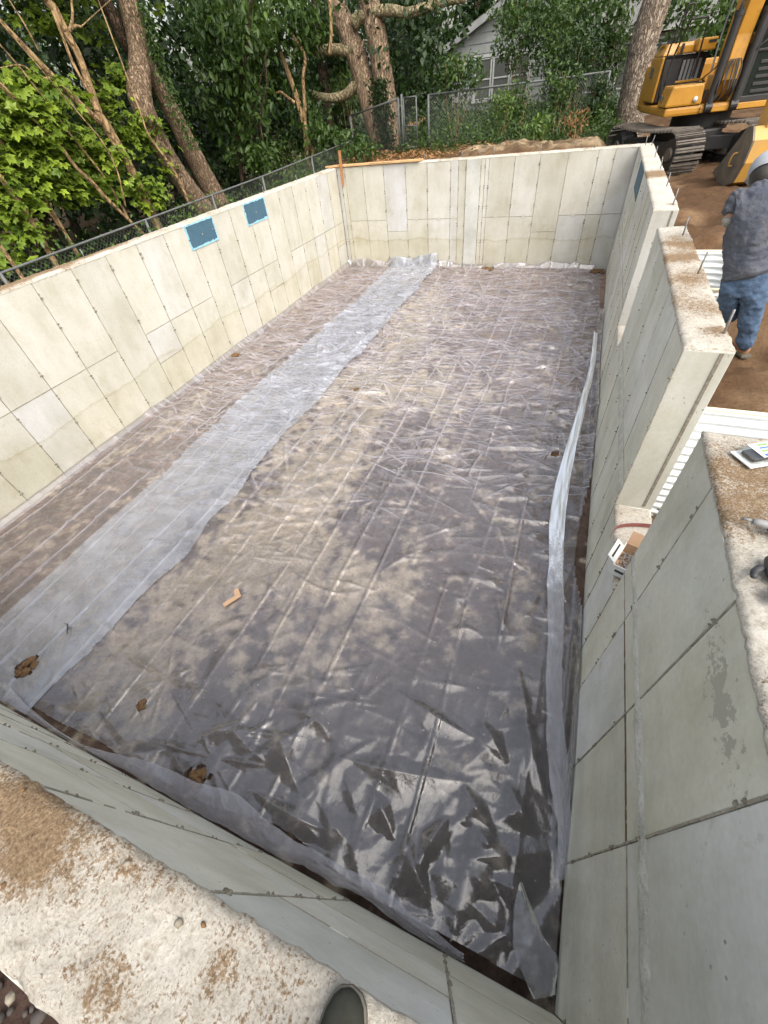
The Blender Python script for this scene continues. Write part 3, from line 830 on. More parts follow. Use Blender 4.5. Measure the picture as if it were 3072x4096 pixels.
def make_films():
    # right-hand sheet, lies below
    gx, gy = film_axes(1.35, WX)
    big = []
    g = np.random.default_rng(5)
    # the large slack folds in the near right corner
    for (px, py, qx, qy, h, w, b) in [(735, 1640, 990, 1690, .05, .07, .03), (850, 1490, 1010, 1590, .045, .05, .03), (1040, 1560, 1090, 1640, .05, .06, 0),
                                   (600, 1560, 640, 1700, .05, .05, .02), (470, 1530, 560, 1640, .045, .06, .03), (430, 1600, 520, 1560, .04, .05, 0),
                                   (870, 1800, 930, 1960, .055, .06, .02), (900, 1870, 960, 1770, .06, .05, -.02), (1100, 1700, 1150, 1800, .05, .06, .02),
                                   (1020, 1780, 1090, 1860, .05, .06, .03), (1060, 1900, 1150, 1930, .05, .05, .02), (700, 1750, 760, 1830, .045, .05, .02),
                                   (990, 1860, 1080, 1950, .05, .07, -.03), (1120, 1450, 1150, 1600, .04, .04, .01), (560, 1720, 690, 1790, .045, .04, .02),
                                   (1000, 1700, 1060, 1790, .045, .05, .02), (800, 1700, 850, 1800, .04, .05, -.02), (640, 1470, 700, 1580, .03, .05, .01),
                                   (380, 1640, 450, 1720, .05, .05, .02), (1130, 1540, 1170, 1700, .05, .06, .02)]:
        a = at(px * 1.8517, py * 1.8517, 2, 0.03); c = at(qx * 1.8517, qy * 1.8517, 2, 0.03)
        m = (a + c) / 2; d = c - a
        big.append((m.x, m.y, math.atan2(d.y, d.x), d.length * 0.62, h * 1.1, w * 1.7, b))
    for k in range(52):
        x = g.uniform(4.0, WX); y = 1.5 * g.uniform(0.03, 1) ** 1.4
        w_ = g.uniform(.05, .15)
        big.append((x, y, g.uniform(0, math.pi), g.uniform(.18, .62), w_ * g.uniform(.12, .34), w_, g.normal(0, .03)))
    # star-shaped tension wrinkles
    for (sx, sy) in ((5.15, 4.5), (4.95, 3.6), (6.95, 5.2), (3.9, 0.75), (4.75, 0.35)):
        for k in range(14):
            a = g.uniform(0, 2 * math.pi); L = g.uniform(0.25, 0.8)
            big.append((sx + math.cos(a) * L * .5, sy + math.sin(a) * L * .5, a, L * .55, g.uniform(.012, .028), g.uniform(.016, .035), 0))
    creases = [(3.25 + 0.355 * k, 1.0 + 0.3 * (k % 3), 0.030) for k in range(12)]
    X, Y, Z, K = film_relief(gx, gy, 61, 3200, 1.35, WX, creases)
    add_ridges(Z, gx, gy, big)
    base = film_z(X, Y) + 0.006
    Zr = base + Z
    # lapped up the far wall and the right wall
    lapb = sstep(LY - 0.16, LY - 0.02, Y); laprw = sstep(WX - 0.10, WX - 0.015, X)
    Zr = Zr + 0.10 * lapb * (0.6 + 0.8 * vnoise(X * 1.6, Y * 0, 9)) + 0.10 * laprw * (0.2 + 1.2 * vnoise(X * 0, Y * 1.1, 12)) * sstep(0.4, 1.4, Y)
    edge_front = 0.03 + 0.10 * fbm(gx * 0.9, gx * 0, 3, 71) + 0.10 * np.exp(-((gx - 5.6) / 0.5) ** 2)
    edge_left = 1.50 + 0.18 * (fbm(gy * 0.7, gy * 0, 3, 75) - 0.5)
    edge_right = WX - 0.005 - 0.11 * sstep(.5, .75, vnoise(gy * 0.55 + 3.1, gy * 0, 77))
    mask = (Y > edge_front[:, None]) & (X > edge_left[None]) & (Y < LY - 0.01) & (X < edge_right[None])
    for (hx, hy, hr) in HOLES:
        if hx > 2.0:
            mask &= ~(np.hypot((X - hx), (Y - hy)) < hr * (0.55 + 0.9 * vnoise(X * 26, Y * 26, 79)))
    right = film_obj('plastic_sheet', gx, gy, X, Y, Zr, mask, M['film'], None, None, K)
    tag(right, 'clear crinkled plastic sheet over the wider right side of the pit floor', 'plastic sheet', 'plastic sheets covering the pit floor')
    # left-hand sheet, laps over it
    gx2, gy2 = film_axes(0.004, 3.2)
    cr2 = [(0.22 + 0.37 * k, 1.2, 0.034) for k in range(8)]
    X2, Y2, Z2, K2 = film_relief(gx2, gy2, 91, 1900, 0, 3.2, cr2, -2.0, 2.0)
    under = np.zeros_like(X2)
    # height of the lower sheet under it
    ix = np.clip(np.searchsorted(gx, gx2), 0, len(gx) - 1)
    low = Zr[ix][:, :]
    zz = film_z(X2, Y2) + 0.006 + Z2
    ov = X2 > 1.36
    zz = np.where(ov, np.maximum(zz, low + 0.006 + 0.5 * Z2), zz)
    lapl = sstep(0.13, 0.006, X2)
    zz = zz - 0.8 * Z2 * sstep(.3, .05, X2)
    zz = zz + 0.10 * lapl * (0.8 + 0.4 * vnoise(X2 * 0, Y2 * 0.4, 15)) + 0.14 * sstep(LY - 0.16, LY - 0.02, Y2) * (0.5 + 0.8 * vnoise(X2 * 3, X2 * 0, 19))
    er = 2.96 + 0.13 * (fbm(gy2 * 0.9, gy2 * 0, 3, 95) - 0.5) * 2 + 0.03 * (fbm(gy2 * 5, gy2 * 0, 2, 97) - 0.5) - 0.10 * sstep(1.0, 0.1, gy2)
    mask2 = (X2 < er[None]) & (Y2 > 0.02) & (Y2 < LY - 0.015)
    for (hx, hy, hr) in HOLES:
        if hx < 3.0:
            mask2 &= ~(np.hypot((X2 - hx), (Y2 - hy)) < hr * (0.55 + 0.9 * vnoise(X2 * 26, Y2 * 26, 79)))
    el2 = 1.50 + 0.10 * (fbm(gy2 * 0.7, gy2 * 0, 3, 75) - 0.5)
    dbl = mask2 & (X2 > el2[None])
    sgl = mask2 & ~(X2 > el2[None] + (gx2[1] - gx2[0]) * 1.01)
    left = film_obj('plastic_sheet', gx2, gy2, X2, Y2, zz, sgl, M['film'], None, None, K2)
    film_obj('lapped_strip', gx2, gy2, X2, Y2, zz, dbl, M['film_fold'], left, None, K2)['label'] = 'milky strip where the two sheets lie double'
    tag(left, 'clear plastic sheet along the left wall, its wavy edge lapped over the other sheet', 'plastic sheet', 'plastic sheets covering the pit floor')
    # folded-over selvedges of the right sheet: two layers lying on the sheet
    def ribbon(name, A, B, lift, n, parent, seed, curl=0.05):
        a = smooth_path(A, n); b = smooth_path(B, n)
        V = []; m = 13
        for i in range(n):
            for j in range(m):
                u = j / (m - 1)
                p = a[i].lerp(b[i], u)
                ed = 0.035 * (float(fbm(np.array(i * 0.22), np.array(seed * 1.7 + (u > .5)), 3, seed)) - .5) * (abs(u - .5) * 2) ** 2
                p = p + (b[i] - a[i]).normalized() * ed
                wob = (vnoise(i * 0.13, j * 0.5, seed) - 0.5) * 0.02
                wob2 = 0.016 * abs(vnoise(i * 0.5, j * 0.8, seed + 4) - 0.5) + 0.010 * abs(vnoise(i * 1.3, j * 0.5, seed + 6) - 0.5)
                zf = float(film_z(np.array(p.x), np.array(p.y)))
                V.append((p.x + wob * .6, p.y + wob * .6, zf + lift + curl * math.sin(u * math.pi) + wob2 + 0.03))
        nv = len(V)
        V += [(x, y, z - 0.006 - curl * 0.6 * math.sin((k % m) / (m - 1) * math.pi)) for k, (x, y, z) in enumerate(V)]
        F = []
        for s in (0, nv):
            for i in range(n - 1):
                for j in range(m - 1):
                    q = s + i * m + j
                    F.append((q, q + 1, q + m + 1, q + m))
        return np_mesh(name, V, F, M['film_hem'], parent, True)
    o = 1.8517
    L = [at(a * o, b * o, 2, 0.06) for a, b in [(1281, 720), (1272, 800), (1246, 890), (1198, 1050), (1183, 1200), (1181, 1350), (1178, 1500), (1182, 1650), (1201, 1800), (1196, 1900)]]
    Rr = [at(a * o, b * o, 2, 0.06) for a, b in [(1290, 725), (1283, 800), (1262, 890), (1229, 1050), (1217, 1200), (1217, 1350), (1212, 1500), (1222, 1650), (1234, 1800), (1215, 1900)]]
    ribbon('folded_edge', L, Rr, 0.05, 120, right, 101, 0.004)
    A = [at(a * o, b * o, 2, 0.05) for a, b in [(30, 1490), (130, 1580), (230, 1625), (330, 1650), (430, 1690), (520, 1720), (600, 1790), (700, 1850), (800, 1905), (880, 1965), (1000, 2060)]]
    Bb = [at(a * o, b * o, 2, 0.03) for a, b in [(20, 1515), (120, 1600), (215, 1660), (330, 1710), (420, 1752), (500, 1800), (590, 1845), (690, 1890), (790, 1945), (870, 2005), (1000, 2085)]]
    Bb = [Vector((p.x, max(p.y, 0.012), p.z)) for p in Bb]
    ribbon('front_hem', A, Bb, 0.03, 130, right, 111, 0.012)
    # loose flap in the near right corner
    A = [at(a * o, b * o, 2, h) for a, b, h in [(1128, 1905, .20), (1112, 1990, .16), (1118, 2080, .10), (1150, 2165, .05)]]
    Bb = [at(a * o, b * o, 2, h) for a, b, h in [(1134, 1905, .20), (1175, 2020, .16), (1208, 2075, .12), (1205, 2150, .06)]]
    A = [Vector((min(p.x, WX - .02), max(p.y, .02), p.z)) for p in A]; Bb = [Vector((min(p.x, WX - .015), max(p.y, .02), p.z)) for p in Bb]
    ribbon('corner_flap', A, Bb, 0.03, 26, right, 121, 0.03)
HOLES = [(2.433, 0.333, 0.10), (4.744, 0.189, 0.085), (3.848, 0.474, 0.05), (0.184, 6.969, 0.09), (3.502, 6.119, 0.05), (7.268, 13.109, 0.17), (4.447, 13.194, 0.15), (7.0, 5.1, 0.05)]
make_films()

# earth showing at the tears: one clod of dirt each
for (hx, hy, hr), lab in zip(HOLES, ['torn dark clod of earth at the near left end of the overlapped strip', 'clod of brown earth poking through the plastic beside the front hem',
                                      'small brown clod on the plastic between the front hem and the cardboard scrap', 'brown clod of earth at the foot of the left wall',
                                      'small brown clod in the middle of the pit floor by the pale ridge', 'brown earth clod in the far right corner of the pit',
                                      'reddish brown clod at the foot of the far wall, below the pilaster', 'small tan clod beside the long plastic fold near the right wall']):
    zf = float(film_z(np.array(hx), np.array(hy)))
    g = np.random.default_rng(int(hx * 100))
    n = 26
    r = hr * np.sqrt(g.uniform(0, 1, n)) * 0.9; a = g.uniform(0, 6.28, n)
    P = np.stack([hx + r * np.cos(a), hy + r * np.sin(a), zf + 0.018 + 0.014 * (1 - r / hr)], 1)
    P[:, 1] = np.clip(P[:, 1], 0.02, LY - 0.02); P[:, 0] = np.clip(P[:, 0], 0.02, WX - 0.02)
    o = scatter_blobs('dirt_clod', P, g.uniform(0.2, 0.42, n) * hr, M['clod'], 0.5, None, None, int(hx * 77))
    tag(o, lab, 'clod', 'clods of earth on the plastic')

# ------------------------------------------------------------------ foundation walls
def panel(name, org_o, u0, u1, z0, z1, face, mat, parent, depth=0.03, proud=0.0):
    """a form panel's imprint: face(u, z, d) -> point, d = distance into the pit"""
    g = 0.0035; c = 0.004
    a = [(u0 + g, z0 + g), (u1 - g, z0 + g), (u1 - g, z1 - g), (u0 + g, z1 - g)]
    b = [(u0 + g + c, z0 + g + c), (u1 - g - c, z0 + g + c), (u1 - g - c, z1 - g - c), (u0 + g + c, z1 - g - c)]
    V = [face(u, z, -depth) for u, z in a] + [face(u, z, -c + proud) for u, z in a] + [face(u, z, proud) for u, z in b]
    F = [(0, 1, 5, 4), (1, 2, 6, 5), (2, 3, 7, 6), (3, 0, 4, 7), (4, 5, 9, 8), (5, 6, 10, 9), (6, 7, 11, 10), (7, 4, 8, 11), (8, 9, 10, 11)]
    mb = MB().add(V, F)
    return mb.build(name, mat, parent)
def recalc(o):
    bm = bmesh.new(); bm.from_mesh(o.data); bmesh.ops.recalc_face_normals(bm, faces=bm.faces[:]); bm.to_mesh(o.data); bm.free()

def wall_panels(parent, face, joints, splits, mat, ztop, skip=None, tie_z=(0.25, 0.65, 1.05, 1.42, 1.84, 2.24), seed=1, jw=1.0, ts=1.0):
    r = random.Random(seed)
    TV = []
    for i in range(len(joints) - 1):
        u0, u1 = joints[i], joints[i + 1]
        zs = splits(i, u0, u1)
        for k in range(len(zs) - 1):
            if skip and skip(u0, u1, zs[k], zs[k + 1]): continue
            o = panel('concrete_panel', parent, u0, u1, zs[k], zs[k + 1], face, mat, parent, proud=r.uniform(-0.0025, 0.0025))
            recalc(o)
        for tz in tie_z:
            if skip and skip(u0 - .01, u0 + .01, tz - .01, tz + .01): continue
            if r.random() < 0.1: continue
            for dz in (-0.026, 0.026):
                TV.append((u0 + r.uniform(-.006, .006), tz + dz * r.uniform(0.6, 1.3), r.uniform(0.014, 0.027)))
    jm = MB()
    def jseg(u0, z0, u1, z1):
        L = math.hypot(u1 - u0, z1 - z0); n = max(2, int(L / 0.07)); du, dz = (u1 - u0) / L, (z1 - z0) / L
        for q in range(n):
            if r.random() < .05: continue
            a, b = q / n, (q + 1) / n - .002
            w = jw * (.0032 + .0042 * r.random() ** 1.5); o_ = r.uniform(-.002, .002)
            A = (lerp(u0, u1, a) - dz * (w + o_), lerp(z0, z1, a) + du * (w + o_)); B = (lerp(u0, u1, a) + dz * (w - o_), lerp(z0, z1, a) - du * (w - o_))
            Cc = (lerp(u0, u1, b) + dz * (w - o_), lerp(z0, z1, b) - du * (w - o_)); D = (lerp(u0, u1, b) - dz * (w + o_), lerp(z0, z1, b) + du * (w + o_))
            dd = .0006 + .0018 * r.random()
            jm.add([face(*A, -.006), face(*B, -.006), face(*Cc, -.006), face(*D, -.006), face(*A, dd), face(*B, dd), face(*Cc, dd), face(*D, dd)],
                   [(0, 1, 2, 3), (7, 6, 5, 4), (0, 4, 5, 1), (1, 5, 6, 2), (2, 6, 7, 3), (3, 7, 4, 0)])
    for i in range(len(joints) - 1):
        u0, u1 = joints[i], joints[i + 1]
        zs = splits(i, u0, u1)
        hi = zs[-1] - .01
        if skip and skip(u0 - .003, u0 + .003, hi - .02, hi): hi = SILL - .02
        if i > 0: jseg(u0, .02, u0, hi)
        for zz in zs[1:-1]:
            if not (skip and skip(u0, u1, zz, zz + .01)): jseg(u0 + .004, zz, u1 - .004, zz)
    jo = jm.build('joint_fins', M['joint'], parent, kind='stuff'); recalc(jo)
    P = [face(u, z, 0.001) for u, z, s in TV]
    if P:
        o = scatter_blobs('form_tie_stubs', np.array([tuple(p) for p in P]), np.array([t[2] for t in TV]) * ts, M['tie'], 0.55, parent, 'stuff', seed + 40)

def top_mesh(name, parent, poly_x, poly_y, z, dirtf, seed, ragged=0.012, skirt=0.03):
    """the rough screeded top of a wall, lumps and crumbling arrises; a rectangle x0..x1, y0..y1"""
    x0, x1 = poly_x; y0, y1 = poly_y
    near = math.hypot((x0 + x1) / 2 - CP.x, 0.0)
    st = 0.014
    nx = max(4, int((x1 - x0) / st)); ny = max(4, int((y1 - y0) / st))
    nx = min(nx, 620); ny = min(ny, 620)
    gx = np.linspace(x0, x1, nx + 1); gy = np.linspace(y0, y1, ny + 1)
    X, Y = np.meshgrid(gx, gy, indexing='ij')
    d = np.minimum(np.minimum(X - x0, x1 - X), np.minimum(Y - y0, y1 - Y))
    Z = z + 0.016 * (fbm(X * 9, Y * 9, 4, seed) - 0.5) + 0.010 * (fbm(X * 40, Y * 40, 3, seed + 3) - 0.5)
    Z = Z - 0.020 * np.exp(-d / 0.012) * (0.2 + 1.5 * fbm(X * 22, Y * 22, 3, seed + 5))
    dirt, white = dirtf(X, Y)
    Z = Z + 0.010 * np.clip(dirt, 0, 1) * fbm(X * 30, Y * 30, 3, seed + 8)
    # crumble the edges in and out a little
    e = np.exp(-d / 0.02)
    X = X + e * ragged * (fbm(X * 45, Y * 45, 4, seed + 11) - 0.5) * 1.2
    Y = Y + e * ragged * (fbm(X * 45, Y * 45, 4, seed + 13) - 0.5) * 1.2
    I = np.arange(X.size).reshape(X.shape)
    V = np.stack([X, Y, Z], -1).reshape(-1, 3)
    F = np.stack([I[:-1, :-1], I[1:, :-1], I[1:, 1:], I[:-1, 1:]], -1).reshape(-1, 4)
    ring = list(I[:, 0]) + list(I[-1, 1:]) + list(I[-2::-1, -1]) + list(I[0, -2:0:-1])
    b = len(V)
    low = V[ring].copy(); low[:, 2] = z - skirt
    V = np.vstack([V, low])
    k = len(ring)
    F2 = np.array([(ring[i], b + i, b + (i + 1) % k, ring[(i + 1) % k]) for i in range(k)])
    col = np.stack([dirt, white, 0 * dirt], -1).reshape(-1, 3)
    col = np.vstack([col, np.zeros((k, 3)) + np.array([-0.1, 1, 0])])
    return np_mesh(name, V, np.vstack([F, F2]), M['top'], parent, True, col)

def dirt_gen(patches, base, seed, amp=0.55):
    def f(X, Y):
        s = base + amp * (fbm(X * 2.6, Y * 2.6, 4, seed) - 0.5) * 2 + 0.25 * (fbm(X * 8, Y * 8, 3, seed + 3) - 0.5) * 2
        for (cx, cy, sx, sy, a) in patches:
            s = s + a * np.exp(-((X - cx) / sx) ** 2 - ((Y - cy) / sy) ** 2)
        return s, np.ones_like(X)
    return f

SILL = 1.02
BH = 2.41   # top of the cores; the rough top sits over them
# ---- left wall
lw = empty('foundation_wall', (-T / 2, LY / 2, 0), 'long pale concrete foundation wall on the left, with two blue window blanks at its top', 'concrete wall')
lw['kind'] = 'thing'
MB().box((-T, -T, -0.3), (-0.025, LY - 0.001, BH)).build('wall_core', M['conc_warm'], lw)
lj = [-T] + [0.22 + 0.627 * k for k in range(21)] + [LY - 0.03]
LBL = [(7.02, 7.82), (8.845, 9.645)]
def lsplit(i, a, b):
    for (p, q) in LBL:
        pass
    if i in (8, 12, 16): return (0.0, BH)
    return (0.0, 1.19, BH) if i % 6 != 3 else (0.0, 0.66, 1.19, BH)
def lskip(u0, u1, z0, z1): return False
# joints are cut at the blue blanks
lj2 = sorted(set([round(v, 3) for v in lj]))
lf = lambda u, z, d: Vector((d, u, z))
wall_panels(lw, lf, lj2, lsplit, M['conc_warm'], BH, seed=2, jw=.6)
top_mesh('wall_top', lw, (-T, 0.004), (-T, LY), H, dirt_gen([(-.2, 3.6, .12, 1.3, 1.3), (-.22, 5.5, .1, .5, .8), (-.2, 2.4, .2, .6, .9), (-.1, 9, .2, .8, -.6)], 0.22, 201), 301)
for (y0, y1), lab in zip(LBL, ('n', 'f')):
    z0, z1 = 2.03, 2.405
    q = MB().box((-0.02, y0 + .012, z0 + .012), (0.006, y1 - .012, z1 - .0)).build('window_blank', M['blue_foam'], lw)
    q['label'] = 'blue foam window blank nearer the camera' if lab == 'n' else 'blue foam window blank farther along the wall'
    # ragged pale edge strips
    e = MB()
    r = random.Random(int(y0 * 10))
    def strip(a, b, vert):
        n = 16
        for k in range(n):
            t0, t1 = k / n, (k + 1) / n - 0.004
            if r.random() < 0.06: continue
            w = 0.014 + 0.022 * r.random() ** 2
            if vert: e.box((0.0, a - w * .4, lerp(z0, z1, t0)), (0.011 + r.random() * .004, a + w * .6, lerp(z0, z1, t1)))
            else: e.box((0.0, lerp(y0, y1, t0), a - w * .5), (0.011 + r.random() * .004, lerp(y0, y1, t1), a + w * b))
    strip(y0 + .01, 0, True); strip(y1 - .012, 0, True); strip(z0, 0.9, False); strip(z1 - .012, .5, False)
    e.build('foam_lip', M['blue_edge'], q)
    MB().tube([(0.004, (y0 + y1) / 2, 2.20), (0.012, (y0 + y1) / 2, 2.20)], 0.013, 8).build('tie_hole', M['joint'], q)
# ---- far wall
bw = empty('foundation_wall', (WX / 2, LY + T / 2, 0), 'pale concrete foundation wall across the far end of the pit', 'concrete wall')
bw['kind'] = 'thing'
MB().box((-T, LY + 0.025, -0.3), (WX + T, LY + T, BH)).build('wall_core', M['conc_warm'], bw)
bj = [0.0, 0.112, 0.244, 0.79, 1.40, 2.025, 2.63, 3.265, 3.467, 3.665, 4.035, 4.14, 4.236, 4.85, 5.44, 6.06, 6.70, 7.044, WX]
def bsplit(i, a, b):
    if i in (0, 1, 8, 9, 10): return (0.0, BH)
    if i == 4: return (0.0, 0.92, BH)
    if i == 14: return (0.0, 0.85, BH)
    return (0.0, 1.195, BH)
bf = lambda u, z, d: Vector((u, LY - d, z))
wall_panels(bw, bf, bj, bsplit, M['conc_warm'], BH, seed=3, jw=.62)
MB().box((3.672, LY - 0.022, 0.0), (4.028, LY + 0.02, BH - .004)).build('pilaster', M['conc_pale'], bw, bevel=0.004)
clip = MB()
for u in (1.02, 2.30, 2.95, 3.37, 4.5, 5.2, 5.75, 6.4): clip.box((u - .035, LY - 0.010, 1.17), (u + .035, LY + 0.0, 1.235))
clip.build('form_clip_marks', M['conc_warm'], bw, kind='stuff')
top_mesh('wall_top', bw, (-T, WX + T), (LY - 0.004, LY + T), H, dirt_gen([(5, LY + .25, 3, .1, .7), (WX + .1, LY + .15, .3, .2, -.6)], 0.2, 211), 311)
# ---- right wall with its two openings
rw = empty('foundation_wall', (WX + T / 2, LY / 2, 0), 'grey concrete foundation wall on the right, notched by two window openings', 'concrete wall')
rw['kind'] = 'thing'
O1, O2 = (2.285, 3.235), (6.27, 7.16)
c = MB()
c.box((WX + 0.025, -T, -0.3), (WX + T, O1[0], BH))
c.box((WX + 0.025, O1[0], -0.3), (WX + T, O1[1], SILL - .012))
c.box((WX + 0.025, O1[1], -0.3), (WX + T, O2[0], BH))
c.box((WX + 0.025, O2[0], -0.3), (WX + T, O2[1], SILL - .012))
c.box((WX + 0.025, O2[1], -0.3), (WX + T, LY, BH))
c.build('wall_core', M['conc_grey'], rw)
rj = [0.0, 0.697, 1.29, 1.885, O1[0], 2.75, O1[1], 3.72, 4.33, 4.94, 5.55, O2[0] - .1 + .1, 6.72, O2[1]] + [O2[1] + 0.62 * k for k in range(1, 10)] + [LY - 0.035]
rj = [v for v in rj if v < LY - 0.3] + [LY - 0.035]
def rsplit(i, a, b):
    if a >= O1[0] - .01 and b <= O1[1] + .01 or a >= O2[0] - .01 and b <= O2[1] + .01: return (0.0, SILL - .012)
    if i % 7 == 3: return (0.0, 1.25, BH)
    return (0.0, 1.25, BH)
rf = lambda u, z, d: Vector((WX - d, u, z))
def rskip(u0, u1, z0, z1):
    m = (u0 + u1) / 2
    return z0 > 1.0 and (O1[0] + .005 < m < O1[1] - .005 or O2[0] + .005 < m < O2[1] - .005)
wall_panels(rw, rf, rj, rsplit, M['conc_grey'], BH, skip=rskip, seed=4, jw=.8, ts=.62)
for y, s in ((O1[0], -1), (O1[1], 1), (O2[0], -1), (O2[1], 1)):
    yy = y - s * 0.003
    MB().box((WX + .004, min(yy, yy + s * .01), SILL - .012), (WX + T - .002, max(yy, yy + s * .01), BH - .006)).build('opening_jamb', M['conc_warm'], rw, bevel=0.003)
for y, s in ((O1[1], -1), (O2[1], -1)):
    MB().box((WX + T - .075, y + s * .009, SILL + .02), (WX + T - .055, y + s * .002, BH - .01)).build('jamb_key', M['tie'], rw)
def rdirt(base, seed, patches=()): return dirt_gen(list(patches), base, seed)
tp = [((WX - .004, WX + T), (-T, O1[0]), dirt_gen([(7.7, 2.0, .35, .28, .55), (7.62, 1.72, .15, .12, .5), (7.6, 1.1, .2, .3, -.5), (7.65, .3, .15, .5, .1)], 0.31, 221)),
      ((WX - .004, WX + T), O1[1:] + (O2[0],), dirt_gen([(7.62, 4.55, .3, .22, .8), (7.62, 5.1, .2, .12, .7), (7.66, 5.55, .2, .1, .8), (7.7, 3.5, .08, .08, .5), (7.62, 4.0, .3, .25, .35)], 0.25, 227)),
      ((WX - .004, WX + T), (O2[1], LY - .006), dirt_gen([(7.65, 9.6, .3, .35, 1.3), (7.7, 7.35, .1, .1, .8), (7.6, 12.2, .3, .5, .3)], 0.0, 233))]
for k, (ax, ay, df) in enumerate(tp):
    top_mesh('wall_top', rw, ax, ay, H, df, 321 + 7 * k)
for k, (p, q) in enumerate((O1, O2)):
    top_mesh('window_sill', rw, (WX - .003, WX + T), (p + .002, q - .002), SILL, dirt_gen([], 0.32, 241 + k), 351 + k)
# cold joint: a bulging seam left along the wall
def seam(y0, y1, z, seed, parent, w=0.05, amp=0.05):
    n = int((y1 - y0) / 0.03)
    V = []; prof = [(-1, 0.0), (-.35, .011), (.15, .017), (.6, .008), (1, 0.0)]
    for i in range(n + 1):
        y = lerp(y0, y1, i / n)
        zz = z + amp * (float(fbm(np.array(y * 1.1), np.array(0.5), 3, seed)) - .5) * 2
        ww = w * (0.5 + float(fbm(np.array(y * 6), np.array(1.5), 3, seed + 2)))
        for a, dpt in prof:
            V.append((WX - 0.6 * dpt * (0.1 + 1.6 * float(vnoise(np.array(y * 9), np.array(a), seed + 4))) + (0.004 if abs(a) == 1 else 0), y, zz + a * ww))
    m = len(prof)
    F = [(i * m + j, i * m + j + 1, (i + 1) * m + j + 1, (i + 1) * m + j) for i in range(n) for j in range(m - 1)]
    o = np_mesh('pour_seam', V, F, M['seam'], parent, True)
    recalc(o)
seam(0.0, O1[0] - .02, 1.43, 5, rw, 0.06, 0.03); seam(O1[1] + .02, O2[0] - .02, 1.13, 6, rw, 0.07, 0.05); seam(O2[1] + .02, LY - .4, 1.1, 8, rw, 0.035)
# rusty form joint by the near end
rjb = MB()
for a, b in ((0.705, 1.283), (1.297, 1.875)):
    n = 14
    for k in range(n):
        w = 0.004 + 0.006 * random.random()
        rjb.box((WX - .004, lerp(a, b, k / n), 1.25 - w), (WX + .006, lerp(a, b, (k + 1) / n) - .001, 1.25 + w))
rjb.build('rusty_form_joint', M['rust_joint'], rw)
q = MB().box((WX - .010, 10.15, 1.98), (WX + .02, 11.45, 2.40)).build('window_blank', M['blue_foam'], rw, bevel=0.004)
# anchor bolts cast into the wall tops
def bolts(parent, pts, hgt=0.15):
    me = None
    for k, (x, y) in enumerate(pts):
        r = random.Random(k * 7 + int(y))
        tx, ty = r.uniform(-.12, .12), r.uniform(-.1, .1)
        if me is None:
            me = MB().tube([(0, 0, -.06), (0, 0, hgt)], 0.0072, 8).build('anchor_bolt', M['rod'], parent, True).data
            o = parent.children[-1] if parent.children else None
            o = [c for c in parent.children if c.name.startswith('anchor_bolt')][-1]
            me.transform(Matrix.Translation(org(parent)))
        else:
            o = bpy.data.objects.new('anchor_bolt', me); COL.objects.link(o); o.parent = parent
        o.location = Vector((x, y, H)) - org(parent)
        o.rotation_euler = (ty, tx, 0)
bolts(rw, [(7.60, 13.2), (7.711, 13.15), (7.691, 11.368), (7.716, 10.03), (7.712, 8.509), (7.708, 7.314), (7.697, 5.873), (7.707, 4.665), (7.727, 3.443)], 0.16)
bolts(bw, [(5.413, 13.46), (6.576, 13.46), (2.526, 13.5), (3.507, 13.523), (3.95, 13.5), (4.3, 13.5)], 0.14)
bolts(lw, [(-.14, 11.4), (-.14, 5.0), (-.14, 9.9)], 0.12)
# ---- near wall, the one the photographer stands on
fw = empty('foundation_wall', (WX / 2, -T / 2, 0), 'near concrete foundation wall underfoot, its broad top crusted white and brown', 'concrete wall')
fw['kind'] = 'thing'
MB().box((-T, -T - .004, -0.3), (WX + T, -0.025, BH)).build('wall_core', M['conc_grey'], fw)
fj = [0.0, 0.55, 1.15, 1.77, 2.40, 3.03, 3.66, 4.29, 4.93, 5.57, 6.21, 6.85, WX]
ff = lambda u, z, d: Vector((u, d, z))
wall_panels(fw, ff, fj, lambda i, a, b: (0.0, 0.86 if i % 3 == 0 else 1.12, BH) if i % 2 else (0.0, 1.12, 1.75, BH), M['conc_grey'], BH, seed=5, tie_z=(0.25, 0.65, 1.05, 1.45, 1.84, 2.24), jw=.8, ts=.62)
fd = dirt_gen([(5.62, -.06, .17, .07, .9), (5.75, -.13, .10, .06, .5), (6.12, -.2, .10, .05, .35), (6.33, -.09, .03, .045, .45), (6.43, -.22, .09, .05, .35), (6.55, -.16, .03, .04, .5), (6.0, -.03, .05, .02, .3), (6.2, -.10, .10, .05, -.35)], 0.31, 251, 0.30)
def fine_top():
    # finely modelled where it is under the lens
    top_mesh('wall_top', fw, (4.6, WX + .0), (-T - .004, 0.004), H, fd, 361, 0.011)
    top_mesh('wall_top', fw, (-T, 4.6), (-T - .004, 0.004), H, fd, 371, 0.02)
fine_top()

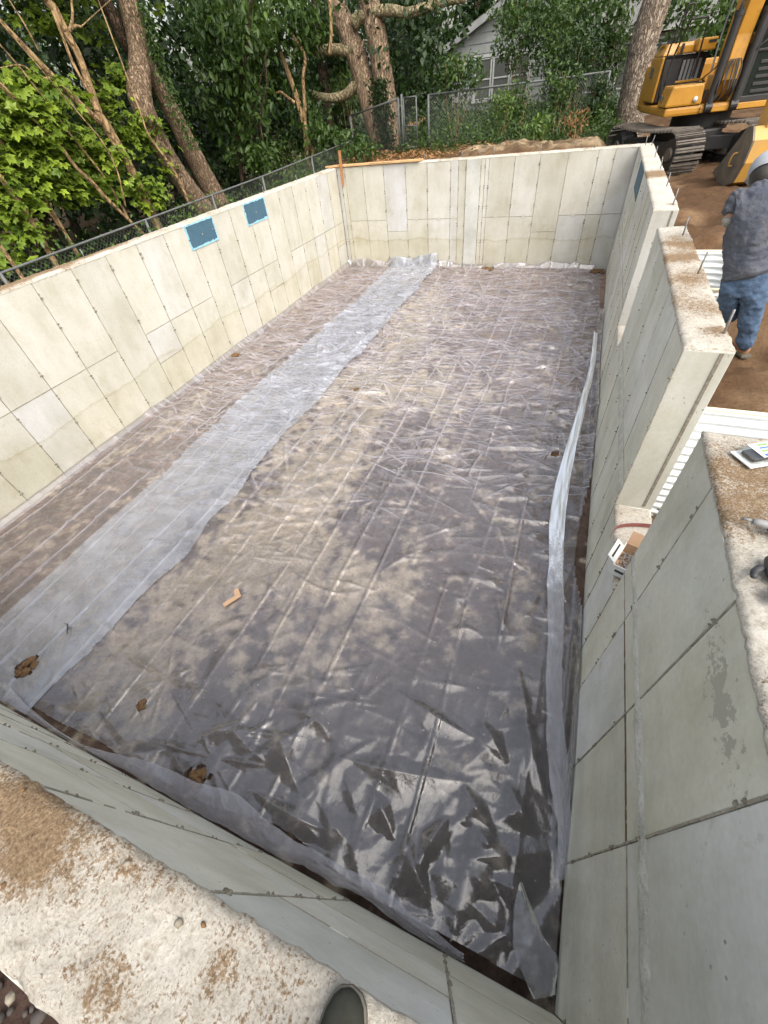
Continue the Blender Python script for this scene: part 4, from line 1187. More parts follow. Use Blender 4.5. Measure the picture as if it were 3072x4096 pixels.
# ------------------------------------------------------------------ window wells
def make_well(y0, y1, label):
    zb, zt = 0.78, 1.90
    w = empty('window_well', (WX + T, (y0 + y1) / 2, zb), label, 'window well', 'white steel window wells')
    P = smooth = np.array(well_outline(y0, y1, n=14))
    # resample
    seg = np.linalg.norm(np.diff(P, axis=0), axis=1); cum = np.concatenate([[0], np.cumsum(seg)])
    n = 90
    S = np.linspace(0, cum[-1], n)
    Q = np.stack([np.interp(S, cum, P[:, 0]), np.interp(S, cum, P[:, 1])], 1)
    tg = np.gradient(Q, axis=0); nr = np.stack([tg[:, 1], -tg[:, 0]], 1); nr /= np.linalg.norm(nr, axis=1)[:, None]
    m = 150
    zz = np.linspace(zb, zt, m)
    off = 0.016 * np.sin((zz - zb) / 0.075 * 2 * math.pi)
    V = np.zeros((n, m, 3)); V[..., 0] = Q[:, None, 0] + nr[:, None, 0] * off; V[..., 1] = Q[:, None, 1] + nr[:, None, 1] * off; V[..., 2] = zz
    I = np.arange(n * m).reshape(n, m)
    F = np.stack([I[:-1, :-1], I[1:, :-1], I[1:, 1:], I[:-1, 1:]], -1).reshape(-1, 4)
    o = np_mesh('corrugated_liner', V.reshape(-1, 3), F, M['well_steel'], w, True)
    sm = o.modifiers.new('sheet', 'SOLIDIFY'); sm.thickness = 0.003
    MB().tube([(a, b, zt + .006) for a, b in Q], 0.017, 8).build('rolled_rim', M['well_rim'], w, True)
    g = np.random.default_rng(int(y0 * 10))
    P2 = np.stack([g.uniform(WX + T + .03, WX + T + .9, 420), g.uniform(y0 + .06, y1 - .06, 420), zb + g.uniform(0, .03, 420)], 1)
    st = scatter_blobs('drain_gravel', P2, g.uniform(.015, .035, 420), M['stone'], 0.7, None, 'stuff', 9)
    tag(st, 'grey stones in the bottom of the window well', 'gravel')
    fl = MB().box((WX + T - .02, y0 - .05, zb - .12), (WX + T + 1.0, y1 + .05, zb)).build('well_floor', M['clod'])
    tag(fl, 'earth bottom of the window well', 'ground', kind='structure')
make_well(*WELLS[0], 'white corrugated steel window well with a cream rim outside the nearer wall opening')
make_well(*WELLS[1], 'white corrugated steel window well outside the farther wall opening, beside the man')

# ------------------------------------------------------------------ leaves
def tmpl_oval(fold=0.12):
    P = [(0, 0, 0), (.28, .2, fold * .9), (.62, .19, fold * .7), (1, 0, -.08), (.62, -.19, fold * .7), (.28, -.2, fold * .9), (.45, 0, 0.0)]
    return np.array(P), np.array([(0, 6, 1), (1, 6, 2), (2, 6, 3), (3, 6, 4), (4, 6, 5), (5, 6, 0)])
def tmpl_diamond():
    P = [(0, 0, 0), (.45, .3, .05), (1, 0, -.06), (.45, -.3, .05)]
    return np.array(P), np.array([(0, 2, 1), (0, 3, 2)])
def tmpl_maple():
    ang = [(-150, .30), (-128, .62), (-100, .42), (-62, .86), (-34, .48), (-20, .72), (0, 1.0), (20, .72), (34, .48), (62, .86), (100, .42), (128, .62), (150, .30)]
    P = [(0.0, 0, 0.0)]
    for a, r in ang:
        P.append((0.18 + r * .62 * math.cos(R(a)), r * .62 * math.sin(R(a)), -0.10 * r * r + 0.03 * (abs(a) in (34, 100))))
    k = len(ang)
    F = [(0, i, i + 1) for i in range(1, k)] + [(0, k, 1)]
    return np.array(P), np.array(F)
TM = {'oval': tmpl_oval(), 'diamond': tmpl_diamond(), 'maple': tmpl_maple()}
def leaf_frames(n, g, up=0.7, droop=0.25, toward=None):
    nrm = g.normal(0, 1, (n, 3)); nrm /= np.linalg.norm(nrm, axis=1)[:, None]
    bias = np.array([0.0, 0.0, 1.0]) if toward is None else np.array(toward, float)
    nrm = nrm * (1 - up) + bias * up
    nrm /= np.linalg.norm(nrm, axis=1)[:, None]
    a = g.normal(0, 1, (n, 3)); a[:, 2] -= droop * 2
    a -= nrm * (a * nrm).sum(1)[:, None]
    a /= np.linalg.norm(a, axis=1)[:, None] + 1e-9
    b = np.cross(nrm, a)
    return a, b, nrm
def leaf_mesh(name, P, size, tm, mat, parent, g, up=0.6, droop=0.3, toward=None, kind=None, tone=None):
    TV, TF = TM[tm]
    n = len(P)
    a, b, c = leaf_frames(n, g, up, droop, toward)
    s = size * g.uniform(0.4, 1.3, n)
    V = P[:, None] + s[:, None, None] * (TV[None, :, 0:1] * a[:, None] + TV[None, :, 1:2] * b[:, None] + TV[None, :, 2:3] * c[:, None])
    F = (TF[None] + (np.arange(n) * len(TV))[:, None, None]).reshape(-1, 3)
    tn = np.clip((g.normal(0.42, 0.24, n) if tone is None else tone), 0, 1)
    return np_mesh(name, V.reshape(-1, 3), F, mat, parent, False, np.repeat(tn, len(TV)), kind)
def blob_points(blobs, g, per=9, sig=0.16, flat=1.0):
    out = []; tn = []
    for (c, r, n) in blobs:
        k = max(1, n // per)
        d = g.normal(0, 1, (k, 3)); d /= np.linalg.norm(d, axis=1)[:, None]
        rad = g.uniform(0, 1, k) ** 0.42
        cc = np.array(c) + d * rad[:, None] * np.array(r)
        ct = g.normal(0.42, 0.17, k)
        j = g.integers(0, k, n)
        q = g.normal(0, 1, (n, 3)) * sig; q[:, 2] *= flat
        out.append(cc[j] + q); tn.append(ct[j] + g.normal(0, 0.13, n))
    return np.vstack(out), np.concatenate(tn)
def depth(p): return (Vector(p) - CP).dot(FW)
def rpx(p, wpx): return wpx * 0.5 * depth(p) / FPX
def gz(x, y): return float(ground_z(np.array(float(x)), np.array(float(y))))

def limb(mb, pts, widths, seg=12, n=None, wob=0.03):
    n = n or max(6, 4 * len(pts))
    sp = smooth_path(pts, n)
    rad = np.interp(np.linspace(0, 1, n), np.linspace(0, 1, len(widths)), widths)
    mb.tube(sp, list(rad), seg, wob)
    return sp
def px_path(pix, ax, val, k=1.0, o=(0, 0)):
    """pix: (x, y, width px) on one plane of the place"""
    P = [at(o[0] + x * k, o[1] + y * k, ax, val) for x, y, w in pix]
    return P, [rpx(p, w * k) for p, (x, y, w) in zip(P, pix)]
def to_ground(P, Wd, flare=1.25):
    b = P[0].copy(); g = gz(b.x, b.y) - 0.15
    if b.z > g:
        d = (P[0] - P[1]); d.normalize()
        t = (b.z - g) / max(0.35, -d.z)
        q = b + d * t
        P = [Vector((q.x, q.y, min(g, gz(q.x, q.y) - .15)))] + P; Wd = [Wd[0] * flare] + Wd
    return P, Wd
def grow_up(P, Wd, top, shrink=0.35):
    d = (P[-1] - P[-2]).normalized()
    if P[-1].z < top and d.z > 0.15:
        t = (top - P[-1].z) / d.z
        P = P + [P[-1] + d * t * 0.5, P[-1] + d * t]; Wd = Wd + [Wd[-1] * 0.75, Wd[-1] * shrink]
    return P, Wd
Z1 = 0.66305   # scale of the enlargement the left and far trees were measured in

def tree(name, label, group, trunks, crowns, mat_leaf, leaf_size, tm, seed, up=0.6, droop=0.3, toward=None, flat=1.0, per=9, sig=0.16, single=0, cat='tree'):
    g = np.random.default_rng(seed)
    P0 = trunks[0][0][0]
    base = Vector((P0.x, P0.y, gz(P0.x, P0.y)))
    t = empty(name, base, label, cat, group)
    for (P, Wd, mat, seg, nm) in trunks:
        mb = MB(); limb(mb, P, Wd, seg, n=max(10, int(7 * len(P))), wob=0.05 if seg > 12 else 0.03)
        mb.build(nm, mat, t, True)
    # every stem that reaches the canopy carries leaves up there
    crowns = list(crowns)
    for (P, Wd, mat, seg, nm) in trunks:
        q = P[-1]
        if q.z > 7.5 and name != 'forest_tree':
            crowns.append(((q.x, q.y, q.z + .3), (2.3, 2.3, 1.3), 1100 if seg > 12 else 500))
        elif q.z > 5.6 and name == 'maple_tree':
            crowns.append(((q.x - .5, q.y, q.z + .2), (.9, 1.0, .7), 160))
    if crowns:
        pts, tn = blob_points(crowns, g, per, sig, flat)
        pts[:, 2] = np.maximum(pts[:, 2], ground_z(pts[:, 0], pts[:, 1]) + .05)
        # keep foliage out of the pit and off the walls
        keep = ~((pts[:, 0] > -0.35) & (pts[:, 0] < WX + .3) & (pts[:, 1] > -.4) & (pts[:, 1] < LY + .35) & (pts[:, 2] < 4.5))
        pts, tn = pts[keep], tn[keep]
        if single:
            # the nearest leaves are leaves of their own
            d = np.linalg.norm(pts - np.array(CP), axis=1)
            px = (pts - np.array(CP)) @ np.array(FW)
            idx = np.argsort(d)[:single]
            rest = np.setdiff1d(np.arange(len(pts)), idx)
            TV, TF = TM[tm]
            mes = []
            for tv in (0.3, 0.5, 0.68, 0.85):
                me = np_mesh('leaf', TV * 1.0, TF, mat_leaf, None, False, np.full(len(TV), tv))
                mes.append(me.data); bpy.data.objects.remove(me)
            a, b, c = leaf_frames(len(idx), g, up, droop, toward)
            bo = org(t)
            for q, i in enumerate(idx):
                o = bpy.data.objects.new('leaf', mes[int(np.clip(tn[i] * 4, 0, 3))])
                COL.objects.link(o); o.parent = t
                s = leaf_size * g.uniform(0.7, 1.2)
                mt = Matrix(((a[q][0], b[q][0], c[q][0]), (a[q][1], b[q][1], c[q][1]), (a[q][2], b[q][2], c[q][2]))).to_4x4()
                o.matrix_local = Matrix.Translation(Vector(pts[i]) - bo) @ mt @ Matrix.Scale(s, 4)
            pts, tn = pts[rest], tn[rest]
        leaf_mesh('crown', pts, leaf_size, tm, mat_leaf, t, g, up, droop, toward, None, tn)
    return t

# ---- oak with two trunks beside the left fence
PX = -2.6
P, Wd = px_path([(1235, 1275, 120), (1120, 1120, 112), (1010, 950, 110), (900, 740, 120), (845, 590, 135), (842, 480, 128), (838, 320, 108), (815, 180, 112), (770, 0, 118)], 0, PX, Z1)
Pa, Wa = to_ground(P, Wd)
Pa, Wa = grow_up(Pa, Wa, 9)
P2, W2 = px_path([(1320, 1225, 115), (1200, 1000, 108), (1085, 770, 100), (985, 570, 92), (905, 420, 85), (860, 330, 70)], 0, PX - .12, Z1)
Pb, Wb = to_ground(P2, W2)
P3, W3 = px_path([(800, 330, 60), (740, 220, 85), (680, 90, 80), (620, 0, 75)], 0, PX - .35, Z1)
P3, W3 = grow_up(P3, W3, 8)
top = Pa[-1]
tree('oak_tree', 'tall oak with two furrowed trunks side by side behind the left fence', None,
     [(Pa, Wa, M['bark_oak'], 24, 'trunk'), (Pb, Wb, M['bark_oak'], 24, 'trunk'), (P3, W3, M['bark_dark'], 14, 'limb')],
     [((top.x, top.y, 8.6), (2.6, 2.6, 1.6), 2600), ((-4.3, 9.4, 6.2), (1.6, 1.4, 1.0), 1500)], M['leaf_dark'], 0.17, 'diamond', 21)
# ---- slim young trees and saplings on the left
def left_tree(name, label, main, others, crowns, px, seed, mat='bark_thin', size=0.19, leafmat='maple', single=0, group='young maples along the left fence', top=6.5):
    P, Wd = px_path(main, 0, px, Z1)
    P, Wd = to_ground(P, Wd, 1.1); P, Wd = grow_up(P, Wd, top)
    tr = [(P, Wd, M[mat], 14, 'trunk')]
    for q in others:
        p, w = px_path(q, 0, px, Z1); p, w = grow_up(p, w, top - .5)
        tr.append((p, w, M[mat], 10, 'branch'))
    cr = []
    for (x, y, r, dx, n) in crowns:
        c = at(x * Z1, y * Z1, 0, px + dx - .42)
        cr.append(((c.x, c.y, c.z), (r * .45, r, r * .62), int(n * .62)))
    return tree(name, label, group, tr, cr, M[leafmat], size, 'maple', seed, 0.62, 0.55, None if False else (0.35, -0.12, 0.93), 0.35, 8, 0.15, single)
left_tree('maple_tree', 'slim tan-barked tree forking in two in front of the oak', [(960, 1380, 46), (880, 1210, 50), (765, 980, 55), (650, 775, 58), (600, 690, 46), (550, 550, 44), (480, 350, 40), (405, 210, 44), (330, 60, 48), (280, 0, 46)],
          [[(610, 740, 36), (540, 680, 34), (440, 590, 36), (320, 465, 36), (210, 350, 32), (0, 130, 30)], [(590, 640, 16), (520, 530, 17), (440, 380, 17), (385, 240, 16), (330, 100, 16)],
           [(415, 190, 24), (430, 150, 18), (438, 80, 15), (430, 0, 12)], [(425, 170, 22), (455, 155, 16), (490, 160, 12), (512, 140, 6)], [(310, 470, 16), (240, 470, 12), (130, 395, 8), (0, 410, 6)]],
          [(700, 480, .55, -.3, 260), (640, 640, .5, .1, 200), (780, 850, .4, .1, 200), (930, 860, .3, .1, 110), (990, 1010, .22, .15, 70), (180, 90, .7, -.6, 280), (520, 100, .7, -.9, 260)], -2.35, 41, single=70)
left_tree('maple_tree', 'leafy maple sapling arching along the left edge, thick with bright leaves', [(300, 1530, 34), (195, 1345, 34), (105, 1205, 32), (0, 1065, 28)],
          [[(0, 500, 16), (60, 560, 14), (110, 610, 10)]],
          [(80, 700, .6, .1, 420), (230, 740, .5, .25, 320), (60, 950, .55, .2, 330), (250, 1050, .5, .2, 300), (90, 1180, .45, .2, 220), (60, 480, .5, -.2, 260), (300, 560, .5, .0, 260)], -1.95, 43, single=120)
left_tree('maple_tree', 'thin maple sapling with a few whippy stems between the fork and the left edge', [(380, 1385, 20), (330, 1300, 22), (240, 1160, 20), (120, 1010, 18), (0, 850, 16)],
          [[(365, 1375, 16), (270, 1250, 16), (180, 1150, 14), (0, 1000, 12)], [(790, 1345, 12), (640, 1085, 12), (420, 805, 11), (300, 640, 11), (130, 420, 10), (0, 270, 9)], [(55, 0, 9), (150, 150, 9), (235, 310, 8)]],
          [(330, 820, .5, .1, 300), (470, 840, .4, .1, 220), (400, 980, .45, .1, 240), (540, 980, .4, .1, 220), (120, 820, .45, .0, 230), (160, 600, .5, -.2, 240), (540, 620, .4, -.2, 160)], -2.25, 47, single=70)
left_tree('maple_tree', 'crooked maple sapling low beside the fence, leaning left', [(770, 1320, 18), (650, 1205, 22), (560, 1105, 22), (450, 1000, 20), (380, 900, 18), (300, 820, 12)],
          [[(1140, 1230, 16), (1080, 1090, 18), (1000, 960, 16), (900, 820, 12), (840, 660, 10)], [(760, 1250, 8), (700, 1010, 9), (600, 830, 9), (540, 760, 8)]],
          [(880, 780, .4, -.1, 220), (640, 940, .4, .1, 220), (560, 1120, .4, .1, 220), (760, 1120, .35, .1, 200), (880, 1150, .4, .15, 240), (360, 1120, .4, .1, 220), (960, 1200, .22, .15, 60)], -2.05, 53, single=40)
left_tree('maple_tree', 'bare-stemmed sapling at the lower left corner of the thicket', [(140, 1680, 22), (60, 1565, 22), (0, 1480, 20), (-120, 1300, 18)],
          [[(60, 1720, 26), (-20, 1640, 24), (-150, 1450, 20)]],
          [(60, 1250, .4, .1, 220), (150, 1420, .3, .1, 160), (-80, 1000, .5, 0, 200), (20, 1560, .25, .1, 90)], -1.75, 59, single=0)
# ---- middle: slender trees hung with drooping leaves
def back_tree(name, label, group, main, others, crowns, py, seed, mat, leafmat, size, tm, top=7.5, droop=0.9, seg=14, up=0.35, names=None, o=(1000, 0), mats=None, base_down=True):
    P, Wd = px_path(main, 1, py, Z1, o)
    P, Wd = to_ground(P, Wd); P, Wd = grow_up(P, Wd, top)
    tr = [(P, Wd, M[mat], seg, 'trunk')]
    for i, q in enumerate(others):
        p, w = px_path(q, 1, py - .05 * (i + 1), Z1, o)
        nm = (names[i] if names else 'branch')
        if nm == 'trunk':
            p, w = to_ground(p, w); p, w = grow_up(p, w, top)
        tr.append((p, w, M[(mats[i] if mats else mat)], seg if nm == 'trunk' else 12, nm))
    cr = []
    for (x, y, r, dy, n) in crowns:
        c = at(o[0] + x * Z1, o[1] + y * Z1, 1, py + dy)
        cr.append(((c.x, c.y, c.z), (r, r * .8, r * .8), n))
    return tree(name, label, group, tr, cr, M[leafmat], size, tm, seed, up, droop, (0.2, -0.75, 0.6), 0.8, 10, 0.17)
back_tree('slender_tree', 'slender tree with paired thin stems left of the twin trunks', None,
          [(350, 945, 34), (335, 790, 34), (310, 685, 34), (275, 570, 30), (220, 410, 26), (190, 330, 22), (150, 180, 18)],
          [[(385, 935, 30), (335, 770, 24), (330, 640, 22), (320, 480, 20), (330, 340, 18), (250, 200, 16)], [(270, 620, 18), (230, 590, 16), (180, 555, 14), (140, 580, 8)], [(480, 330, 20), (490, 180, 20), (480, 0, 20)]],
          [(120, 60, 1.1, 0, 700), (330, 130, 1.0, .3, 600), (330, 200, .6, .3, 240), (60, 260, 1.0, .2, 600), (200, 500, .7, .5, 320), (330, 640, .5, .3, 220), (80, 460, .8, .2, 380), (400, 790, .5, -.2, 240), (480, 830, .4, -.3, 160), (640, 880, .3, -.6, 90)], 16.2, 61, 'bark_thin', 'leaf_mid', 0.2, 'oval')
back_tree('slender_tree', 'leafy tree with hanging sprays of long leaves right of the oak', None,
          [(-60, 960, 24), (-80, 760, 24), (-60, 520, 22), (-20, 300, 20), (0, 100, 18)],
          [[(-70, 600, 12), (-120, 430, 10), (-180, 330, 8)], [(20, 720, 10), (60, 500, 9), (110, 300, 8)], [(80, 860, 10), (60, 700, 9), (100, 520, 8), (90, 330, 7)]],
          [(-120, 330, .8, 0, 420), (-220, 480, .7, 0, 320), (-60, 90, 1.0, 0, 500), (-260, 160, .9, 0, 420), (0, 620, .7, 0, 320), (-140, 700, .7, .2, 260), (-60, 900, .5, 0, 200), (60, 920, .4, -.3, 160)], 14.4, 67, 'bark_dark', 'leaf_mid', 0.21, 'oval', o=(1000, 0))
# ---- the big twin-trunked tree
MY = 17.6
mt = back_tree('twin_tree', 'massive twin-trunked tree with bare mossy limbs behind the far corner', None,
          [(795, 940, 78), (765, 830, 80), (738, 740, 84), (705, 590, 104), (675, 450, 112), (640, 330, 118), (600, 220, 116), (556, 110, 108), (515, 0, 104)],
          [[(850, 945, 130), (845, 800, 122), (815, 560, 122), (785, 350, 118), (760, 200, 120), (715, 0, 125)],
           [(700, 470, 80), (672, 495, 66), (625, 530, 56), (575, 572, 50), (500, 592, 44), (430, 585, 40), (380, 570, 36)],
           [(640, 300, 74), (580, 302, 60), (500, 300, 54), (400, 305, 50), (330, 290, 40)],
           [(628, 140, 70), (660, 105, 56), (740, 75, 52), (850, 62, 52), (950, 80, 50), (1060, 45, 46), (1160, 12, 44), (1300, -10, 40)],
           [(655, 340, 26), (672, 290, 22), (690, 238, 14)],
           [(960, 75, 30), (1040, 45, 18), (1110, 60, 12), (1160, 80, 8)]],
          [(1000, -120, 2.2, -1, 900), (500, -200, 2.0, 0, 800), (960, 20, .8, .2, 260), (1130, 110, .9, .3, 360), (980, 180, 1.0, .8, 420), (1060, 300, .9, .9, 360)], MY, 71, 'bark_main', 'leaf_dark', 0.17, 'diamond', top=9.5, droop=0.4,
          seg=26, names=['trunk', 'limb', 'limb', 'limb', 'stub', 'limb'], mats=['bark_main', 'bark_moss', 'bark_moss', 'bark_moss', 'bark_main', 'bark_moss'])
# ivy climbing it: leaves of its own plant
def ivy():
    g = np.random.default_rng(77)
    P = []
    for k in range(1500):
        y = g.uniform(470, 945)
        x = lerp(775, 835, (y - 470) / 475) + g.normal(0, 30)
        P.append(at(1000 + x * Z1, y * Z1, 1, MY - 0.62 - g.uniform(0, .16)))
    t = empty('ivy', (P[0].x, MY - .7, gz(P[0].x, MY - .7)), 'dark ivy climbing the foot of the twin trunks', 'ivy')
    leaf_mesh('ivy_leaves', np.array([tuple(p) for p in P]), 0.115, 'oval', M['leaf_dark'], t, g, 0.3, 0.5, (0, -1, .3))
ivy()
def ivy_oak():
    g = np.random.default_rng(78)
    P = []
    for k in range(700):
        y = g.uniform(0, 900)
        x = np.interp(y, [0, 300, 560, 900], [835, 925, 1020, 1160]) + g.normal(10, 26)
        P.append(at(x * Z1, y * Z1, 0, PX + .3 + g.uniform(0, .12)))
    t = empty('ivy', (P[0].x, P[0].y, gz(P[0].x, P[0].y)), 'ivy trailing down the right side of the oak', 'ivy')
    leaf_mesh('ivy_leaves', np.array([tuple(p) for p in P]), 0.085, 'oval', M['leaf_mid'], t, g, 0.3, 0.5, (.8, -.4, .3))
ivy_oak()
# ---- big straight trunk at the right
RY = 19.6
back_tree('tall_tree', 'tall straight tree with plated bark behind the excavator', None,
          [(800, 800, 190), (820, 740, 165), (850, 560, 150), (890, 360, 150), (925, 200, 155), (990, 0, 160)],
          [],
          [(1300, -300, 2.2, 3.0, 900), (700, -320, 2.2, 3.0, 900), (1180, 40, .8, 1.6, 260), (1290, 190, .7, 1.8, 220), (720, 20, .8, 1.2, 240)], RY, 81, 'bark_right', 'leaf_mid', 0.18, 'diamond', top=10, droop=0.4, seg=28, o=(1972, 0))

# ------------------------------------------------------------------ the wood behind
WOOD = [(-6.2, 6.0), (-6.6, 9.0), (-6.0, 12.0), (-6.4, 15.0), (-5.6, 18.0), (-6.8, 21.0), (-4.4, 21.8), (-2.2, 23.6), (-9.5, 7.5), (-10.5, 12.5), (-10, 17.5), (-9.5, 23), (-6.5, 26.5), (-3, 28), (0.2, 28.5),
        (-13, 10), (-14, 16), (-13, 22), (-12, 28), (3.5, 30), (7, 29), (10.5, 29), (14, 28), (17.5, 26), (12, 34), (-7, 3.2), (-10, 2.0)]
def wood():
    for k, (x, y) in enumerate(WOOD):
        g = np.random.default_rng(500 + k)
        near = k < 8
        gx0 = gz(x, y)
        P = [Vector((x, y, gx0 - .2)), Vector((x + g.normal(0, .1), y + g.normal(0, .1), 3.2)), Vector((x + g.normal(0, .25), y + g.normal(0, .2), 6)), Vector((x + g.normal(0, .4), y + g.normal(0, .3), 9))]
        r0 = g.uniform(.11, .2)
        cr = []
        nb = 9
        for q in range(nb):
            hh = lerp(gx0 + .9, 7.2, (q + g.uniform(0, 1)) / nb)
            a = g.uniform(0, 6.28); rr = g.uniform(.3, 1.5)
            cr.append(((x + rr * math.cos(a), y + rr * math.sin(a), hh), (1.25, 1.25, .75), 520 if hh < 6.3 else 260))
        cr += [((x + P[3].x - x, P[3].y, 8.3), (1.5, 1.5, .9), 420), ((P[3].x, P[3].y, 9.3), (.9, .9, .6), 200)]
        lab = 'dark leafy tree in the shaded wood beyond the fence' if y < 24.5 or x < -1 else 'leafy tree standing behind the white house and the excavator'
        if x > -1 and y > 24.5:
            lab = 'leafy tree standing in the trees beyond the white house'
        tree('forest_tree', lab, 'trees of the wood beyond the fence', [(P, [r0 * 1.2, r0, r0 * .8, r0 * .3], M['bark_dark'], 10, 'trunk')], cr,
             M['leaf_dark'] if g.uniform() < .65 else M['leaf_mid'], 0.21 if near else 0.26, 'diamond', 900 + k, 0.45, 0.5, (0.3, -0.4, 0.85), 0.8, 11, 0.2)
wood()

# ------------------------------------------------------------------ shrubs and undergrowth
def shrub(label, c, r, n, leafmat, size, tm, seed, stems=5, group='shrubs along the chain-link fence', name='shrub'):
    g = np.random.default_rng(seed)
    x, y = c[0], c[1]; z0 = gz(x, y)
    t = empty(name, (x, y, z0), label, 'shrub', group)
    mb = MB()
    for k in range(stems):
        a = g.uniform(0, 6.28)
        e = Vector((x + math.cos(a) * r[0] * g.uniform(.2, .8), y + math.sin(a) * r[1] * g.uniform(.2, .8), c[2] + r[2] * g.uniform(0, .8)))
        b = Vector((x + g.normal(0, .08), y + g.normal(0, .08), z0 - .05))
        m = b.lerp(e, .5) + Vector((g.normal(0, .08), g.normal(0, .08), 0.05))
        limb(mb, [b, m, e], [.014, .01, .004], 6, 10)
    mb.build('stems', M['bark_thin'], t, True)
    pts, tn = blob_points([(c, r, n)], g, 9, 0.11, .8)
    pts[:, 2] = np.maximum(pts[:, 2], z0 + .04)
    leaf_mesh('foliage', pts, size, tm, leafmat, t, g, .45, .45, (0.15, -.55, .75), None, tn)
def sh_px(label, px, py, yy, r, n, mat, size, seed, tm='oval'):
    c = at(px, py, 1, yy)
    shrub(label, tuple(c), r, n, M[mat], size, tm, seed)
sh_px('leafy climber heaped over the fence post beside the gate gap', 1830, 300, 16.9, (.75, .45, .5), 900, 'leaf_mid', .13, 601)
sh_px('dense green tree-like shrub hanging over the house windows', 2130, 110, 20.5, (1.3, .8, .95), 2200, 'leaf_mid', .14, 602)
sh_px('leafy bough crown hanging in front of the house gable', 2060, 40, 21.5, (.9, .6, .55), 1100, 'leaf_mid', .13, 620)
sh_px('dense shrub mass before the wing of the white house', 2330, 90, 21.5, (1.2, .7, .8), 1700, 'leaf_mid', .14, 621)
sh_px('tall dark shrub close behind the tall straight tree, before the house wing', 2440, 210, 20.9, (.55, .4, .95), 1300, 'leaf_mid', .13, 622)
sh_px('weedy shrub growing through the middle of the house fence', 2010, 420, 16.9, (.4, .25, .3), 420, 'leaf_fresh', .10, 623)
sh_px('leafy shrub leaning over the house fence near its right end', 2240, 360, 17.5, (.5, .3, .45), 700, 'leaf_mid', .12, 624)
sh_px('dark shrub screening the right half of the white house', 2260, 230, 20.0, (.9, .6, .6), 1100, 'leaf_mid', .14, 603)
sh_px('upright shrub rising against the fence under the house windows', 2080, 410, 17.2, (.35, .3, .55), 420, 'leaf_mid', .12, 604)
sh_px('broad dark shrub left of the tall straight tree', 2320, 250, 19.0, (.6, .45, .75), 1200, 'leaf_dark', .13, 605)
sh_px('small bright sapling rooted on the dirt bank', 2150, 500, 15.5, (.32, .25, .2), 260, 'leaf_fresh', .12, 606)
sh_px('reddish twiggy shrub beside the dirt bank near the tall tree', 2300, 490, 16.0, (.4, .3, .25), 180, 'leaf_dead', .09, 607)
sh_px('viny shrub at the left foot of the tall tree', 2400, 400, 18.2, (.36, .3, .6), 700, 'leaf_dark', .13, 608)
sh_px('bright yellow-green bush seen through the gap below the mossy limb', 1385, 330, 22.0, (.7, .6, .6), 500, 'leaf_fresh', .14, 609)
sh_px('low leafy bush at the far left corner of the pit behind the stake', 1440, 600, 15.2, (.55, .4, .25), 380, 'leaf_mid', .13, 610)
sh_px('bush of small leaves above the far end of the left fence', 1060, 640, 14.6, (.45, .5, .35), 480, 'leaf_mid', .11, 611)
sh_px('viny bush hanging over the left fence just before the far corner', 1130, 580, 16.5, (.6, .5, .45), 520, 'leaf_mid', .12, 612)
def undergrowth(name, label, xr, yr, n, hmax, mat, size, seed, avoid=None, tm='diamond', cat='undergrowth'):
    g = np.random.default_rng(seed)
    k = n // 14
    cx = g.uniform(*xr, k); cy = g.uniform(*yr, k); hh = g.uniform(.2, 1, k) ** 1.5 * hmax
    j = g.integers(0, k, n)
    x = cx[j] + g.normal(0, .13, n); y = cy[j] + g.normal(0, .13, n)
    z = ground_z(x, y) + g.uniform(0.02, 1, n) * hh[j]
    P = np.stack([x, y, z], 1)
    if avoid is not None: P = P[~avoid(P)]
    o = leaf_mesh(name, P, size, tm, mat, None, g, .45, .3, (0.2, -.4, .8), 'stuff')
    tag(o, label, cat, kind='stuff')
inpit = lambda P: (P[:, 0] > -0.42) & (P[:, 0] < WX + .3) & (P[:, 1] < LY + .3)
undergrowth('undergrowth', 'weeds and vines growing along the foot of the left fence', (-3.2, -1.15), (2, 19), 15000, .95, M['leaf_mid'], .11, 701, inpit, 'oval')
undergrowth('undergrowth', 'bright weeds tangled in the left fence wire', (-1.7, -0.95), (2.0, 14), 7500, 1.25, M['leaf_fresh'], .085, 705, inpit, 'oval')
undergrowth('undergrowth', 'green weeds growing in front of the white house behind the fence', (0.9, 7.2), (15.9, 22), 16000, .75, M['leaf_mid'], .10, 702, None, 'oval')
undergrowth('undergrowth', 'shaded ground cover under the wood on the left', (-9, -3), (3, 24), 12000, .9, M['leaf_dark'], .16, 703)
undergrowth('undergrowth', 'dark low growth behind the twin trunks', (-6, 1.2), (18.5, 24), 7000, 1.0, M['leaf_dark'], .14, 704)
def litter():
    g = np.random.default_rng(711)
    n = 1500
    x = g.normal(1.2, 1.1, n); y = g.normal(15.4, .8, n)
    P = np.stack([x, y, ground_z(x, y) + g.uniform(.01, .06, n)], 1)
    P = P[(P[:, 1] > LY + .35)]
    o = leaf_mesh('leaf_litter', P, .1, 'oval', M['leaf_dead'], None, g, .6, .1, None, 'stuff')
    tag(o, 'fallen brown leaves on the dirt behind the far wall', 'leaves', kind='stuff')
litter()

